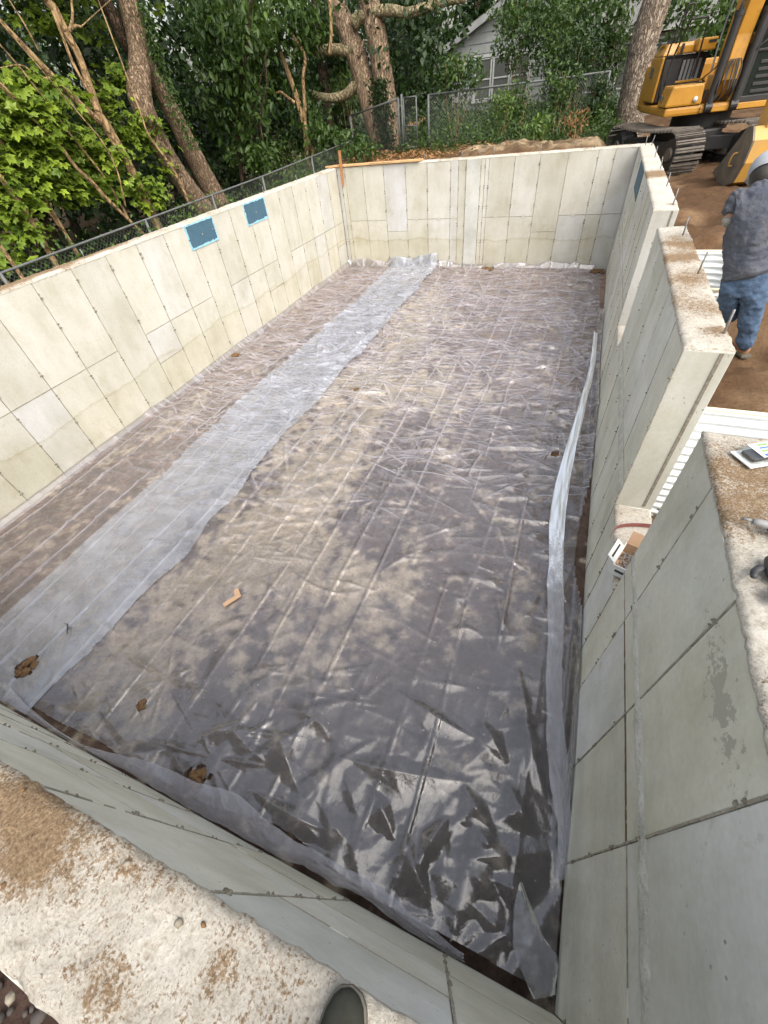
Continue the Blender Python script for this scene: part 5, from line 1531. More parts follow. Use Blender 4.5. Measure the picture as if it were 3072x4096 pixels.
# ------------------------------------------------------------------ chain-link fences
def chain_fence(label, pts, height, post_r=.03, every=2.4, group=None, pitch=0.075, posts=None):
    """pts: rail points (top), straight runs between them"""
    c = pts[0]
    t = empty('chain_link_fence', (c.x, c.y, c.z - height), label, 'fence', group)
    rail = MB(); rail.tube(pts, post_r * .72, 8); rail.build('top_rail', M['galv'], t, True)
    mesh = MB()
    for a, b in zip(pts[:-1], pts[1:]):
        L = Vector((b.x - a.x, b.y - a.y, 0)).length
        ex = Vector((b.x - a.x, b.y - a.y, 0)) / L
        slope = (b.z - a.z) / L
        k0 = int(-height / pitch) - 1
        for sgn in (1, -1):
            for k in range(k0, int(L / pitch) + 2):
                u0 = k * pitch; u1 = u0 + height
                c0, c1 = max(0, u0), min(L, u1)
                if c1 - c0 < .02: continue
                za = (c0 - u0); zb = (c1 - u0)
                if sgn < 0: za, zb = height - za, height - zb
                p = Vector((a.x, a.y, a.z)) + ex * c0; q = Vector((a.x, a.y, a.z)) + ex * c1
                p.z += slope * c0 - height + za; q.z += slope * c1 - height + zb
                mesh.tube([p, q], 0.0022, 3, 0, False)
    mesh.build('wire_mesh', M['galv'], t, kind='stuff')
    n = 0
    if posts is None:
        posts = []
        for a, b in zip(pts[:-1], pts[1:]):
            L = (b - a).length; m = max(1, round(L / every))
            posts += [a.lerp(b, i / m) for i in range(m)]
        posts.append(pts[-1])
    for q in posts:
        MB().tube([(q.x, q.y, gz(q.x, q.y) - .2), (q.x, q.y, q.z + .012)], post_r, 10).build('fence_post', M['galv'], t, True)
    return t
FXL = -1.05
fp = [at(a, b, 0, FXL) for a, b in ((-160, 1155), (0, 1094), (580, 880), (1048, 706), (1245, 627), (1411, 560))]
chain_fence('long grey chain-link fence running along the left wall under the trees', fp, 1.15, .026, 2.5)
a = at(1401, 464, 1, 17.0); b = at(1592, 394, 1, 16.2)
chain_fence('short tilted chain-link panel in front of the twin trunks', [a, b], 1.45, .032, 3)
a2 = at(1606, 392, 1, 16.15); b2 = at(1664, 384, 1, 16.0)
# narrow gate
def gate():
    a, b = a2, b2
    zt = a.z; zb = gz(a.x, a.y) + .08
    t = empty('gate', (a.x, a.y, zb), 'narrow chain-link gate leaf with a middle rail beside the thick post', 'gate')
    MB().tube([(a.x, a.y, gz(a.x, a.y) - .2), (a.x, a.y, zt + .08)], .035, 12).build('gate_post', M['galv'], t, True)
    for q in (a.lerp(b, .12), b):
        MB().tube([(q.x, q.y, zb), (q.x, q.y, zt)], .02, 10).build('stile', M['galv'], t, True)
    for z in (zb + .02, lerp(zb, zt, .45), zt):
        MB().tube([(a.x, a.y, z), (b.x, b.y, z)], .016, 8).build('gate_rail', M['galv'], t, True)
    m = MB(); L = (b - a).length; e = (b - a) / L; h = zt - zb
    for s in (1, -1):
        for k in range(int(-h / .075) - 1, int(L / .075) + 1):
            u0 = k * .075; c0, c1 = max(0, u0), min(L, u0 + h)
            if c1 - c0 < .02: continue
            za, zc = c0 - u0, c1 - u0
            if s < 0: za, zc = h - za, h - zc
            m.tube([Vector((a.x + e.x * c0, a.y + e.y * c0, zb + za)), Vector((a.x + e.x * c1, a.y + e.y * c1, zb + zc))], .0022, 3, 0, False)
    m.build('wire_mesh', M['galv'], t, kind='stuff')
gate()
a3 = at(1713, 380, 1, 16.4); b3 = at(2206, 318, 1, 17.6); c3 = at(2440, 285, 1, 18.4)
chain_fence('chain-link fence in front of the white house, half buried in leaves', [a3, b3, c3], 1.3, .033, 3.2)

# ------------------------------------------------------------------ white house
def house():
    Y = 24.0
    z0 = 2.35
    xl, xr = 0.45, 5.1
    t = empty('house', (xl, Y, z0), 'white clapboard house with a gable and triple window behind the fence', 'house')
    apex = (2.78, 5.80); eave = 4.86
    def top_at(x): return min(eave + (x - xl) * (apex[1] - eave) / (apex[0] - xl), eave + (xr - x) * (apex[1] - eave) / (xr - apex[0]))
    MB().prism([(xl, Y + .03, z0 - .4), (xr, Y + .03, z0 - .4), (xr, Y + .03, eave), (apex[0], Y + .03, apex[1]), (xl, Y + .03, eave)], (0, 5, 0)).build('wall', M['siding'], t)
    step = 0.27; z = z0 - .3
    while z < apex[1]:
        z1 = min(z + step, apex[1] - .005)
        # clip the board by the gable
        def xs(zz):
            if zz <= eave: return xl, xr
            f = (zz - eave) / (apex[1] - eave)
            return lerp(xl, apex[0], f), lerp(xr, apex[0], f)
        a0, b0 = xs(z); a1, b1 = xs(z1)
        if b1 - a1 < .02: a1 -= .01; b1 += .01
        MB().add([(a0, Y - .026, z), (b0, Y - .026, z), (b1, Y - .004, z1), (a1, Y - .004, z1), (a0, Y + .028, z), (b0, Y + .028, z), (b1, Y + .028, z1), (a1, Y + .028, z1)],
                 [(0, 1, 2, 3), (5, 4, 7, 6), (1, 0, 4, 5), (3, 2, 6, 7), (0, 3, 7, 4), (2, 1, 5, 6)]).build('plank', M['siding'], t)
        z += step
    rf = MB()
    for s, xe in ((-1, xl), (1, xr)):
        a = Vector((xe + s * .3, Y - .3, eave - .3 * (apex[1] - eave) / (apex[0] - xl) + .02)); b = Vector((apex[0], Y - .3, apex[1] + .02))
        rf.prism([a, b, b + Vector((0, 0, .1)), a + Vector((0, 0, .1))], (0, 5.6, 0))
    ro = rf.build('roof', M['roof'], t)
    rk = MB()
    for s, xe in ((-1, xl), (1, xr)):
        a = Vector((xe + s * .3, Y - .33, eave - .3 * (apex[1] - eave) / (apex[0] - xl) - .12)); b = Vector((apex[0], Y - .33, apex[1] - .1))
        rk.prism([a, b, b + Vector((0, 0, .2)), a + Vector((0, 0, .2))], (0, .026, 0))
    rk.build('rake_board', M['siding'], ro)
    for x0 in (1.36, 2.09, 2.82):
        x1 = x0 + .68
        w = MB()
        wz0, wz1 = 3.18, 4.36
        for (p, q) in (((x0 - .04, wz0), (x0 + .05, wz1)), ((x1 - .05, wz0), (x1 + .04, wz1))): w.box((p[0], Y - .065, p[1]), (q[0], Y - .028, q[1]))
        w.box((x0 - .08, Y - .085, wz0 - .07), (x1 + .08, Y - .029, wz0 - .002)); w.box((x0 - .06, Y - .068, wz1 + .002), (x1 + .06, Y - .029, wz1 + .09))
        f = w.build('window', M['trim'], t)
        MB().box((x0 + .052, Y - .040, wz0 + .002), (x1 - .052, Y - .030, wz1 - .002)).build('pane', M['pane'], f)
        mn = MB(); mn.box((x0 + .052, Y - .058, (wz0 + wz1) / 2 - .022), (x1 - .052, Y - .042, (wz0 + wz1) / 2 + .022))
        for dz in (.02, 1.13): mn.box((x0 + .052, Y - .056, wz0 + dz), (x1 - .052, Y - .042, wz0 + dz + .03))
        mn.build('sash_rail', M['trim'], f)
    # lower wing to the right
    MB().box((xr + .004, Y + 1.2, z0 - .4), (9.2, Y + 5, 4.35)).build('wing_wall', M['siding'], t)
    MB().box((xr + .01, Y + .85, 4.38), (9.5, Y + 5.3, 4.62)).build('wing_eave', M['trim'], t, bevel=.01)
    MB().prism([(xr + .01, Y + .8, 4.63), (xr + .01, Y + 5.3, 4.63), (xr + .01, Y + 5.3, 6.2)], (4.4, 0, 0)).build('wing_roof', M['roof'], t)
    for x0 in (5.4, 6.7, 7.9):
        f = MB().box((x0 - .06, Y + 1.15, 3.0), (x0 + .96, Y + 1.198, 4.25)).build('window', M['trim'], t)
        MB().box((x0, Y + 1.135, 3.06), (x0 + .9, Y + 1.148, 4.19)).build('pane', M['pane'], f)
house()
def shed():
    t = empty('outbuilding', (-9.2, 18.6, 1.3), 'pale building with red trim glimpsed through the trees', 'building')
    MB().box((-10.4, 17.8, .9), (-8.6, 19.6, 3.3)).build('wall', M['siding'], t)
    MB().box((-8.598, 18.2, .95), (-8.56, 18.9, 2.9)).build('door', M['red_paint'], t)
    MB().prism([(-10.6, 17.6, 3.3), (-8.4, 17.6, 3.3), (-9.5, 17.6, 3.9)], (0, 2.2, 0)).build('roof', M['roof'], t)
shed()

# ------------------------------------------------------------------ excavator
def excavator():
    a = R(-79)
    F = Vector((math.cos(a), math.sin(a), 0)); L = Vector((-F.y, F.x, 0)); Zv = Vector((0, 0, 1))
    A = Vector((7.91, 14.705, 0))
    def w(s, t, z): return A + L * s + F * t + Zv * z
    ex = empty('excavator', (8.75, 15.5, 1.8), 'yellow tracked excavator parked on the dirt beyond the right wall', 'excavator')
    ax = (L, F, Zv)
    def bx(name, s0, s1, t0, t1, z0, z1, mat, bev=.02, parent=ex):
        return MB().obox(w((s0 + s1) / 2, (t0 + t1) / 2, (z0 + z1) / 2), ax, ((s1 - s0) / 2, (t1 - t0) / 2, (z1 - z0) / 2)).build(name, mat, parent, bevel=bev)
    Yl, Bk = M['yellow'], M['black']
    # --- tracks
    Ft = Vector((.452, -.892, 0)).normalized(); Lt = Vector((-Ft.y, Ft.x, 0))
    nose = Vector((8.235, 13.43, 0)); zb, zt = 1.79, 2.56
    rad = (zt - zb) / 2; Lg = 3.15; zc = (zb + zt) / 2
    shoe = None
    for side in (0.0, 1.62):
        o = nose + Lt * side
        tr = MB(); wd = 0.62
        fr = MB().obox(o - Ft * (Lg / 2) + Lt * (wd / 2) + Zv * zc, (Lt, Ft, Zv), (.16, Lg / 2 - rad - .02, .15)).build('track', Bk, ex, bevel=.03)
        for t0 in (rad, Lg - rad):
            c = o - Ft * t0 + Lt * (wd / 2) + Zv * zc
            MB().tube([c - Lt * .2, c - Lt * .1, c + Lt * .1, c + Lt * .2], [.27, .30, .30, .27], 24).build('idler', Bk, fr, bevel=.0)
            MB().tube([c - Lt * .235, c - Lt * .2], [.11, .13], 16).build('hub', M['steel_worn'], fr)
        for k in range(6):
            c = o - Ft * lerp(rad + .42, Lg - rad - .4, k / 5) + Lt * (wd / 2) + Zv * (zb + .13)
            MB().tube([c - Lt * .2, c + Lt * .2], .085, 14).build('roller', Bk, fr)
        g = MB()
        for q in range(3):
            c = o - Ft * lerp(rad + .5, Lg - rad - .45, q / 2) + Lt * .1 + Zv * (zb + .26)
            g.obox(c, (Lt, Ft, Zv), (.03, .16, .05))
        g.build('roller_guard', M['steel_worn'], fr, bevel=.01)
        per = 2 * (Lg - 2 * rad) + 2 * math.pi * rad
        n = 56
        for k in range(n):
            d = per * k / n; fl = Lg - 2 * rad
            if d < fl: tt, zz, nx, nz = rad + d, zt, 0, 1
            elif d < fl + math.pi * rad:
                q = (d - fl) / rad; tt = Lg - rad + rad * math.sin(q); zz = zc + rad * math.cos(q); nx, nz = math.sin(q), math.cos(q)
            elif d < 2 * fl + math.pi * rad: tt, zz, nx, nz = Lg - rad - (d - fl - math.pi * rad), zb, 0, -1
            else:
                q = (d - 2 * fl - math.pi * rad) / rad; tt = rad - rad * math.sin(q); zz = zc - rad * math.cos(q); nx, nz = -math.sin(q), -math.cos(q)
            sag = -.05 * math.sin(math.pi * (tt - rad) / fl) if (nz == 1) else 0
            pos_ = o - Ft * tt + Lt * (wd / 2) + Zv * (zz + sag)
            nrm = (-Ft * nx + Zv * nz).normalized(); tg = nrm.cross(Lt)
            if shoe is None:
                m = MB()
                m.obox((0, 0, .012), ((1, 0, 0), (0, 1, 0), (0, 0, 1)), (wd / 2, .046, .012))
                for y in (-.030, .016): m.obox((0, y, .036), ((1, 0, 0), (0, 1, 0), (0, 0, 1)), (wd / 2 - .004, .009, .014))
                so = m.build('track_shoe', M['track'], None); shoe = so.data; bpy.data.objects.remove(so)
            s = bpy.data.objects.new('track_shoe', shoe); COL.objects.link(s); s.parent = fr
            m3 = Matrix(((Lt.x, tg.x, nrm.x), (Lt.y, tg.y, nrm.y), (Lt.z, tg.z, nrm.z)))
            s.matrix_local = Matrix.Translation(pos_ - org(fr)) @ m3.to_4x4()
    c = nose - Ft * (Lg / 2) + Lt * 1.12
    MB().obox(c + Zv * 2.3, (Lt, Ft, Zv), (.55, .55, .17)).build('undercarriage', Bk, ex, bevel=.04)
    xa = MB()
    for sx in (-1, 1):
        for sy in (-1, 1):
            xa.obox(c + Lt * .5 * sx + Ft * .55 * sy + Zv * 2.22, ((Lt * sx + Ft * .7 * sy).normalized(), (Ft * sx - Lt * .7 * sy).normalized(), Zv), (.42, .14, .13))
    xa.build('cross_frame', Bk, ex, bevel=.02, kind='stuff')
    sc = w(1.12, -1.0, 0)
    MB().tube([sc + Zv * 2.4, sc + Zv * 2.72], [.62, .62], 40).build('turntable', Bk, ex, bevel=.01)
    # --- deck and box
    bx('deck', -.0, 2.25, -2.3, -.02, 2.74, 2.90, Yl, .05)
    b = MB().prism([w(-.03, .0, 2.905), w(.71, .0, 2.905), w(.66, -.0, 3.245), w(.04, .0, 3.245)], -F * .72).build('storage_box', Yl, ex, bevel=.035)
    MB().tube([w(.555, .002, 3.0), w(.555, .03, 3.0)], .047, 20).build('headlamp', M['lamp'], b, True)
    bx('handle', -.045, -.02, -.52, -.40, 3.0, 3.1, M['galv'], .01, b)
    # rear compartment
    bx('side_door', -.01, .05, -2.3, -1.34, 2.95, 3.72, Yl, .03)
    bx('door_handle', -.03, -.012, -2.05, -1.85, 3.38, 3.56, M['galv'], .01)
    bx('engine_bay', .06, 1.0, -2.28, -1.5, 2.92, 3.72, Bk, .02)
    bx('radiator_grille', .08, .46, -1.49, -1.44, 2.95, 3.66, M['black_plastic'], .01)
    gl = MB()
    for k in range(5): gl.obox(w(.52 + .085 * k, -1.46, 3.44), ax, (.03, .02, .19))
    gl.build('grille_slats', M['grey_plastic'], ex, bevel=.006, kind='stuff')
    bx('battery_box', .5, .95, -1.46, -1.0, 2.92, 3.24, M['black_plastic'], .03)
    bx('step_bar', .32, .94, -1.05, -1.0, 3.26, 3.30, Yl, .008)
    h = MB()
    h.prism([w(-.0, -1.42, 3.73), w(-.0, -2.3, 3.73), w(.1, -2.3, 3.92), w(.1, -1.55, 3.92)], L * .95)
    h.build('engine_hood', Yl, ex, bevel=.03)
    bx('hood_panel', .30, .62, -1.54, -1.38, 3.74, 3.87, Yl, .02)
    bx('hood_panel', .64, 1.02, -1.56, -1.2, 3.74, 3.94, Yl, .025)
    bx('hood_slot', .34, .40, -1.37, -1.355, 3.75, 3.90, Bk, .0)
    bx('hood_lamp', .84, 1.0, -1.198, -1.19, 3.86, 3.90, M['black_plastic'], .0)
    bx('corner_vent', -.02, .10, -2.2, -1.75, 3.925, 3.965, M['galv'], .01)
    bx('counterweight', .02, 2.22, -2.85, -2.31, 2.75, 3.6, Yl, .1)
    bx('stripe', .72, 2.26, -.03, .02, 2.76, 2.86, Yl, .01)
    # handrails
    def rail(pts, r=.017): return MB().tube(smooth_path(pts, 26), r, 8).build('handrail', Bk, ex, True)
    rail([w(-.0, -.62, 3.25), w(.02, -.6, 3.7), w(.10, -.4, 4.18), w(.16, -.35, 4.22), w(.36, -.34, 4.22), w(.42, -.35, 4.18), w(.50, -.5, 3.7), w(.52, -.6, 3.35)])
    rail([w(-.02, -.75, 3.0), w(-.16, -.45, 3.7), w(-.06, -.3, 4.36), w(.0, -.3, 4.43), w(.08, -.3, 4.42), w(.08, -.3, 4.3)])
    rail([w(.1, -1.0, 3.9), w(.1, -.8, 4.4), w(.12, -.8, 4.9), w(.2, -.8, 5.0)], .012)
    # --- boom: a plated box beam, raised, with stick and bucket
    def beam(name, prof, s0, s1, mat, bev=.02):
        return MB().prism([w(s0, t, z) for t, z in prof], L * (s1 - s0)).build(name, mat, ex, bevel=bev)
    bm = beam('boom', [(-.62, 2.95), (-.34, 2.9), (.02, 3.25), (-.02, 3.9), (.06, 4.45), (.55, 5.25), (1.35, 5.75), (2.2, 5.72), (2.28, 5.9), (1.3, 6.15), (.1, 5.6), (-.62, 4.55), (-.66, 3.7)], .97, 1.25, Yl)
    st = beam('stick', [(2.15, 5.95), (2.32, 5.98), (2.40, 5.75), (2.62, 3.9), (2.66, 2.78), (2.54, 2.70), (2.42, 2.8), (2.22, 3.9), (2.02, 5.6)], 1.0, 1.22, Yl)
    MB().tube([w(.93, 2.2, 5.82), w(1.29, 2.2, 5.82)], .07, 16).build('pivot_pin', M['steel_worn'], ex)
    bx('boom_bracket', .88, .965, -.66, -.1, 2.9, 3.35, M['yellow_worn'], .02)
    bx('boom_bracket', 1.255, 1.34, -.66, -.1, 2.9, 3.35, M['yellow_worn'], .02)
    def cyl(name, a, b, frac, r, m1=Bk):
        a, b = Vector(a), Vector(b); m = a.lerp(b, frac)
        o = MB().tube([a, m], r, 18).build(name, m1, ex, False)
        MB().tube([m - (m - a).normalized() * .03, m + (m - a).normalized() * .05], r * 1.16, 18).build('gland', m1, o)
        MB().tube([m, b], r * .52, 14).build('rod', M['chrome'], o, True)
        for q, v in (('e', a), ('f', b)): pass
        MB().tube([a - L * .07, a + L * .07], r * 1.25, 14).build('clevis', m1, o)
        return o
    cyl('lift_cylinder', w(.86, .02, 2.84), w(.86, .05, 5.15), .585, .075)
    cyl('lift_cylinder', w(1.36, .02, 2.84), w(1.36, .05, 5.15), .585, .075)
    cyl('stick_cylinder', w(1.11, .2, 5.95), w(1.11, 2.0, 6.1), .7, .07)
    cyl('bucket_cylinder', w(1.11, 2.5, 5.4), w(1.11, 2.9, 3.2), .65, .06)
    # hoses
    g = random.Random(4)
    for k in range(7):
        s = .92 + .05 * k
        MB().tube(smooth_path([w(s, -.05 + g.uniform(-.1, .05), 2.92), w(s + g.uniform(-.03, .03), .09 + g.uniform(0, .06), 3.08), w(s + g.uniform(-.02, .02), .06 + g.uniform(0, .05), 3.4), w(1.0 + .03 * k, .045, 3.56)], 16), .013, 6).build('hose', M['rubber_hose'], ex, True)
    MB().tube(smooth_path([w(.9, -.1, 3.55), w(.7, -.05, 3.4), w(.66, -.3, 3.3), w(.8, -.5, 3.25)], 16), .012, 6).build('hose', M['rubber_hose'], ex, True)
    MB().tube(smooth_path([w(1.36, .08, 3.62), w(1.45, .12, 3.72), w(1.7, .1, 3.9), w(1.9, .05, 4.1)], 16), .014, 6).build('hose', M['rubber_hose'], ex, True)
    MB().tube(smooth_path([w(.95, -.66, 5.0), w(.92, -.72, 4.4), w(.9, -.7, 3.9), w(.86, -.5, 3.4)], 16), .018, 8).build('hose', M['grey_plastic'], ex, True)
    # valve manifold at the boom foot
    vm = MB()
    for k in range(6): vm.obox(w(.84 + .09 * k, -.3 + g.uniform(-.1, .1), 2.97 + g.uniform(0, .08)), ax, (.035, .05, .08))
    vm.build('valve_block', M['steel_worn'], ex, bevel=.008, kind='stuff')
    # --- cab
    cabs = 1.42
    cb = MB(); cb2 = MB(); cb3 = MB()
    for (s0, s1, t0, t1, z0, z1) in ((cabs, cabs + .07, -.09, -.02, 2.9, 4.5), (2.18, 2.25, -.09, -.02, 2.9, 4.5), (cabs, cabs + .07, -1.45, -1.38, 2.9, 4.5), (2.18, 2.25, -1.45, -1.38, 2.9, 4.5),
                                       (cabs, 2.25, -.1, -.015, 2.86, 2.96), (cabs + .071, 2.179, -.088, -.022, 3.62, 3.66)):
        (cb2 if z0 == 3.62 else cb3 if t1 < -1 else cb).obox(w((s0 + s1) / 2, (t0 + t1) / 2, (z0 + z1) / 2), ax, ((s1 - s0) / 2, (t1 - t0) / 2, (z1 - z0) / 2))
    co = cb.build('cab', Bk, ex, bevel=.012)
    cb2.build('cab_crossbar', Bk, co, bevel=.008)
    cb3.build('rear_cab_posts', Bk, co, bevel=.012, kind='stuff')
    bx('cab_roof', cabs - .02, 2.27, -1.5, .03, 4.505, 4.60, Bk, .03, co)
    bx('windscreen', cabs + .072, 2.178, -.06, -.05, 2.962, 4.498, M['cab_glass'], 0, co)
    bx('side_glass', cabs + .02, cabs + .03, -1.379, -.092, 3.3, 4.498, M['cab_glass'], 0, co)
    bx('lower_panel', cabs + .012, cabs + .05, -1.379, -.092, 2.9, 3.297, Bk, .005, co)
    for k in range(5): bx('cab_louvre', cabs + .2, 2.05, -.045, -.035, 3.0 + .11 * k, 3.05 + .11 * k, M['black_plastic'], .004, co)
    # --- bucket, curled in with its teeth towards the machine
    bs, be = .80, 1.42
    side = [(2.05, 2.11), (2.64, 2.68), (2.86, 2.70), (3.05, 2.52), (3.04, 2.2), (2.9, 1.90), (2.6, 1.80), (2.24, 1.82), (1.98, 1.90)]
    bk = empty_part = None
    pl = MB()
    shell = side[1:]
    inner = [(2.62, 2.62), (2.84, 2.64), (3.0, 2.48), (2.99, 2.22), (2.86, 1.95), (2.58, 1.845), (2.25, 1.865), (1.99, 1.93)]
    n = len(shell)
    V = [w(bs, t, z) for t, z in shell] + [w(bs, t, z) for t, z in inner] + [w(be, t, z) for t, z in shell] + [w(be, t, z) for t, z in inner]
    Fc = []
    for i in range(n - 1):
        Fc += [(i, i + 1, 2 * n + i + 1, 2 * n + i), (n + i + 1, n + i, 3 * n + i, 3 * n + i + 1), (i + 1, i, n + i, n + i + 1), (2 * n + i, 2 * n + i + 1, 3 * n + i + 1, 3 * n + i)]
    Fc += [(0, n, 3 * n, 2 * n)[::-1], (n - 1, 2 * n - 1, 4 * n - 1, 3 * n - 1)]
    bk = pl.add(V, Fc).build('bucket', M['yellow_worn'], ex); recalc(bk)
    for s, q in ((bs - .032, 0), (be + .002, 1)):
        MB().prism([w(s, t, z) for t, z in side], L * .03).build('side_plate', M['steel_worn'], bk, bevel=.005)
    MB().prism([w(bs - .03, t, z) for t, z in [(2.26, 1.80), (2.26, 1.87), (1.92, 1.96), (1.90, 1.90)]], L * (be - bs + .06)).build('cutting_edge', M['steel_worn'], bk, bevel=.006)
    for k in range(5):
        s = lerp(bs + .0, be - .1, k / 4)
        MB().prism([w(s, t, z) for t, z in [(2.04, 1.90), (2.06, 2.10), (1.80, 2.0), (1.74, 1.90)]], L * .10).build('tooth', M['steel_worn'], bk, bevel=.01)
    MB().tube(smooth_path([w(bs - .035, 2.62, 2.12), w(bs - .10, 2.62, 2.14), w(bs - .10, 2.66, 2.3), w(bs - .035, 2.68, 2.32)], 12), .014, 8).build('lifting_eye', M['yellow_worn'], bk, True)
    for s in (.96, 1.24):
        MB().prism([w(s, t, z) for t, z in [(2.5, 2.65), (2.9, 2.62), (2.95, 2.95), (2.75, 3.0), (2.5, 2.85)]], L * .04).build('hinge_ear', M['yellow_worn'], bk, bevel=.01)
    lk = MB().prism([w(1.0, t, z) for t, z in [(2.82, 2.92), (2.92, 2.92), (2.96, 3.25), (2.86, 3.25)]], L * .22).build('linkage', M['yellow_worn'], ex, bevel=.015)
excavator()

# ------------------------------------------------------------------ worker
def skin_body(name, verts, edges, radii, mat, parent, root=0, sub=2, folds=0):
    me = bpy.data.meshes.new(name)
    o0 = org(parent)
    me.from_pydata([tuple(Vector(v) - o0) for v in verts], edges, [])
    o = link(name, me, mat, parent)
    sk = o.modifiers.new('skin', 'SKIN'); sk.use_smooth_shade = True
    me.skin_vertices.new() if not me.skin_vertices else None
    for i, r in enumerate(radii):
        rr = r if hasattr(r, '__len__') else (r, r)
        me.skin_vertices[0].data[i].radius = rr
        me.skin_vertices[0].data[i].use_root = (i == root)
    s = o.modifiers.new('round', 'SUBSURF'); s.levels = sub; s.render_levels = sub
    if folds:
        s.levels = s.render_levels = 4
        for nm, sz, st, ax in (('drape', .11, folds, 1), ('crease', .045, folds * .45, 1)):
            tx = bpy.data.textures.new(name + '_' + nm, 'CLOUDS'); tx.noise_scale = sz; tx.noise_depth = 2
            d = o.modifiers.new(nm, 'DISPLACE'); d.texture = tx; d.texture_coords = 'LOCAL'; d.strength = st; d.mid_level = .5
    return o
def worker():
    k2, ox, oy = .4069, 2550, 560
    def q(a, b, y): return at(ox + a * k2, oy + b * k2, 1, y)
    foot_r = Vector((8.66, 5.52, gz(8.66, 5.52)))
    pelvis = q(1075, 1400, 5.47)
    waist = q(1085, 1180, 5.50)
    chest = q(1130, 860, 5.56); up = q(1160, 620, 5.64); neck = q(1215, 420, 5.74); head = q(1262, 285, 5.84)
    hr, hl = q(1165, 1440, 5.46), q(905, 1440, 5.46)
    kr = q(1100, 1790, 5.46); ar = q(1050, 2060, 5.5)
    kl = q(905, 1720, 5.62); al = kl + Vector((-.02, .16, -.42)); al.z = max(al.z, gz(al.x, al.y) + .1)
    t = empty('person', foot_r, 'man in a faded navy T-shirt and blue jeans bending away beside the window well', 'person')
    sl, sr = q(985, 610, 5.66), q(1335, 590, 5.62)
    elb = q(890, 800, 5.62); wr = q(1010, 860, 5.92); hand = q(1060, 850, 6.02)
    er = q(1420, 820, 5.7); wrr = q(1330, 900, 5.98); handr = q(1290, 890, 6.06)
    # body (bare): pelvis, spine, neck, head, arms
    V = [pelvis, waist, chest, up, neck, head + (head - neck) * .05, sl, elb, wr, hand, sr, er, wrr, handr, hr, kr, ar, hl, kl, al]
    E = [(0, 1), (1, 2), (2, 3), (3, 4), (4, 5), (3, 6), (6, 7), (7, 8), (8, 9), (3, 10), (10, 11), (11, 12), (12, 13), (0, 14), (14, 15), (15, 16), (0, 17), (17, 18), (18, 19)]
    Rr = [.10, .10, .11, .07, .045, .08, .06, .045, .032, .04, .06, .045, .032, .04, .08, .055, .04, .08, .055, .04]
    body = skin_body('body', V, E, Rr, M['skin'], t)
    # shirt: torso and short sleeves
    hem = pelvis.lerp(waist, .22)
    el2 = sl.lerp(elb, .74); er2 = sr.lerp(er, .74)
    skin_body('shirt', [hem, hem.lerp(waist, .5), waist, waist.lerp(chest, .5), chest, up, up.lerp(neck, .6), up.lerp(neck, 1.05), sl, sl.lerp(elb, .4), el2, sr, sr.lerp(er, .4), er2],
              [(0, 1), (1, 2), (2, 3), (3, 4), (4, 5), (5, 6), (6, 7), (5, 8), (8, 9), (9, 10), (5, 11), (11, 12), (12, 13)],
              [.225, .20, .19, .205, .215, .17, .105, .09, .105, .10, .092, .105, .10, .092], M['shirt'], t, 0, 2, .055)
    # grey undersleeve on the forearm
    skin_body('sleeve', [sl.lerp(elb, .7), elb, elb.lerp(wr, .75)], [(0, 1), (1, 2)], [.066, .064, .045], M['sleeve'], t)
    skin_body('sleeve', [sr.lerp(er, .7), er, er.lerp(wrr, .75)], [(0, 1), (1, 2)], [.066, .064, .045], M['sleeve'], t)
    # jeans
    skin_body('jeans', [pelvis.lerp(waist, .62), pelvis.lerp(waist, .2), pelvis + Vector((0, 0, -.03)), hr, hr.lerp(kr, .5), kr, kr.lerp(ar, .5), ar, hl, hl.lerp(kl, .5), kl, kl.lerp(al, .5), al],
              [(0, 1), (1, 2), (2, 3), (3, 4), (4, 5), (5, 6), (6, 7), (2, 8), (8, 9), (9, 10), (10, 11), (11, 12)],
              [.165, .185, .18, .13, .115, .098, .088, .078, .13, .118, .098, .088, .078], M['jeans'], t, 2, 2, .045)
    # pockets and belt loops
    bk = MB()
    pn = (-FW).normalized()
    for c in (q(1200, 1400, 5.30), q(930, 1390, 5.30)):
        pass
    # boots
    def boot(a, f, dirv):
        d = Vector(dirv).normalized(); s = Vector((-d.y, d.x, 0))
        V = [a, Vector((f.x, f.y, f.z + .06)), Vector((f.x, f.y, f.z + .05)) + d * .12, Vector((f.x, f.y, f.z + .042)) + d * .2]
        o = skin_body('boot', V, [(0, 1), (1, 2), (2, 3)], [.06, .06, .056, .045], M['boot_tan'], t)
        MB().prism([f - d * .07 - s * .045, f + d * .2 - s * .055, f + d * .26, f + d * .2 + s * .055, f - d * .07 + s * .045], (0, 0, .028)).build('sole', M['boot_sole'], o, bevel=.006)
    boot(ar, Vector((ar.x + .01, ar.y, gz(ar.x, ar.y) + .01)), (-.25, .95, 0))
    boot(al, Vector((al.x, al.y, gz(al.x, al.y))), (-.3, .95, 0))
    # cap and hair
    up_h = (head - neck).normalized()
    def dome(name, c, r, upv, mat, lo, parent, sc=(1, 1, 1)):
        m = MB(); u = Vector((1, 0, 0)); u = (u - upv * u.dot(upv)).normalized(); v = upv.cross(u)
        V = []; F = []
        nu, nv = 24, 9
        for j in range(nv + 1):
            th = lerp(lo, math.pi / 2, j / nv)
            for i in range(nu):
                ph = 2 * math.pi * i / nu
                V.append(c + (u * math.cos(ph) * math.cos(th) * sc[0] + v * math.sin(ph) * math.cos(th) * sc[1] + upv * math.sin(th) * sc[2]) * r)
        for j in range(nv):
            for i in range(nu):
                F.append((j * nu + i, j * nu + (i + 1) % nu, (j + 1) * nu + (i + 1) % nu, (j + 1) * nu + i))
        return m.add(V, F).build(name, mat, parent, True)
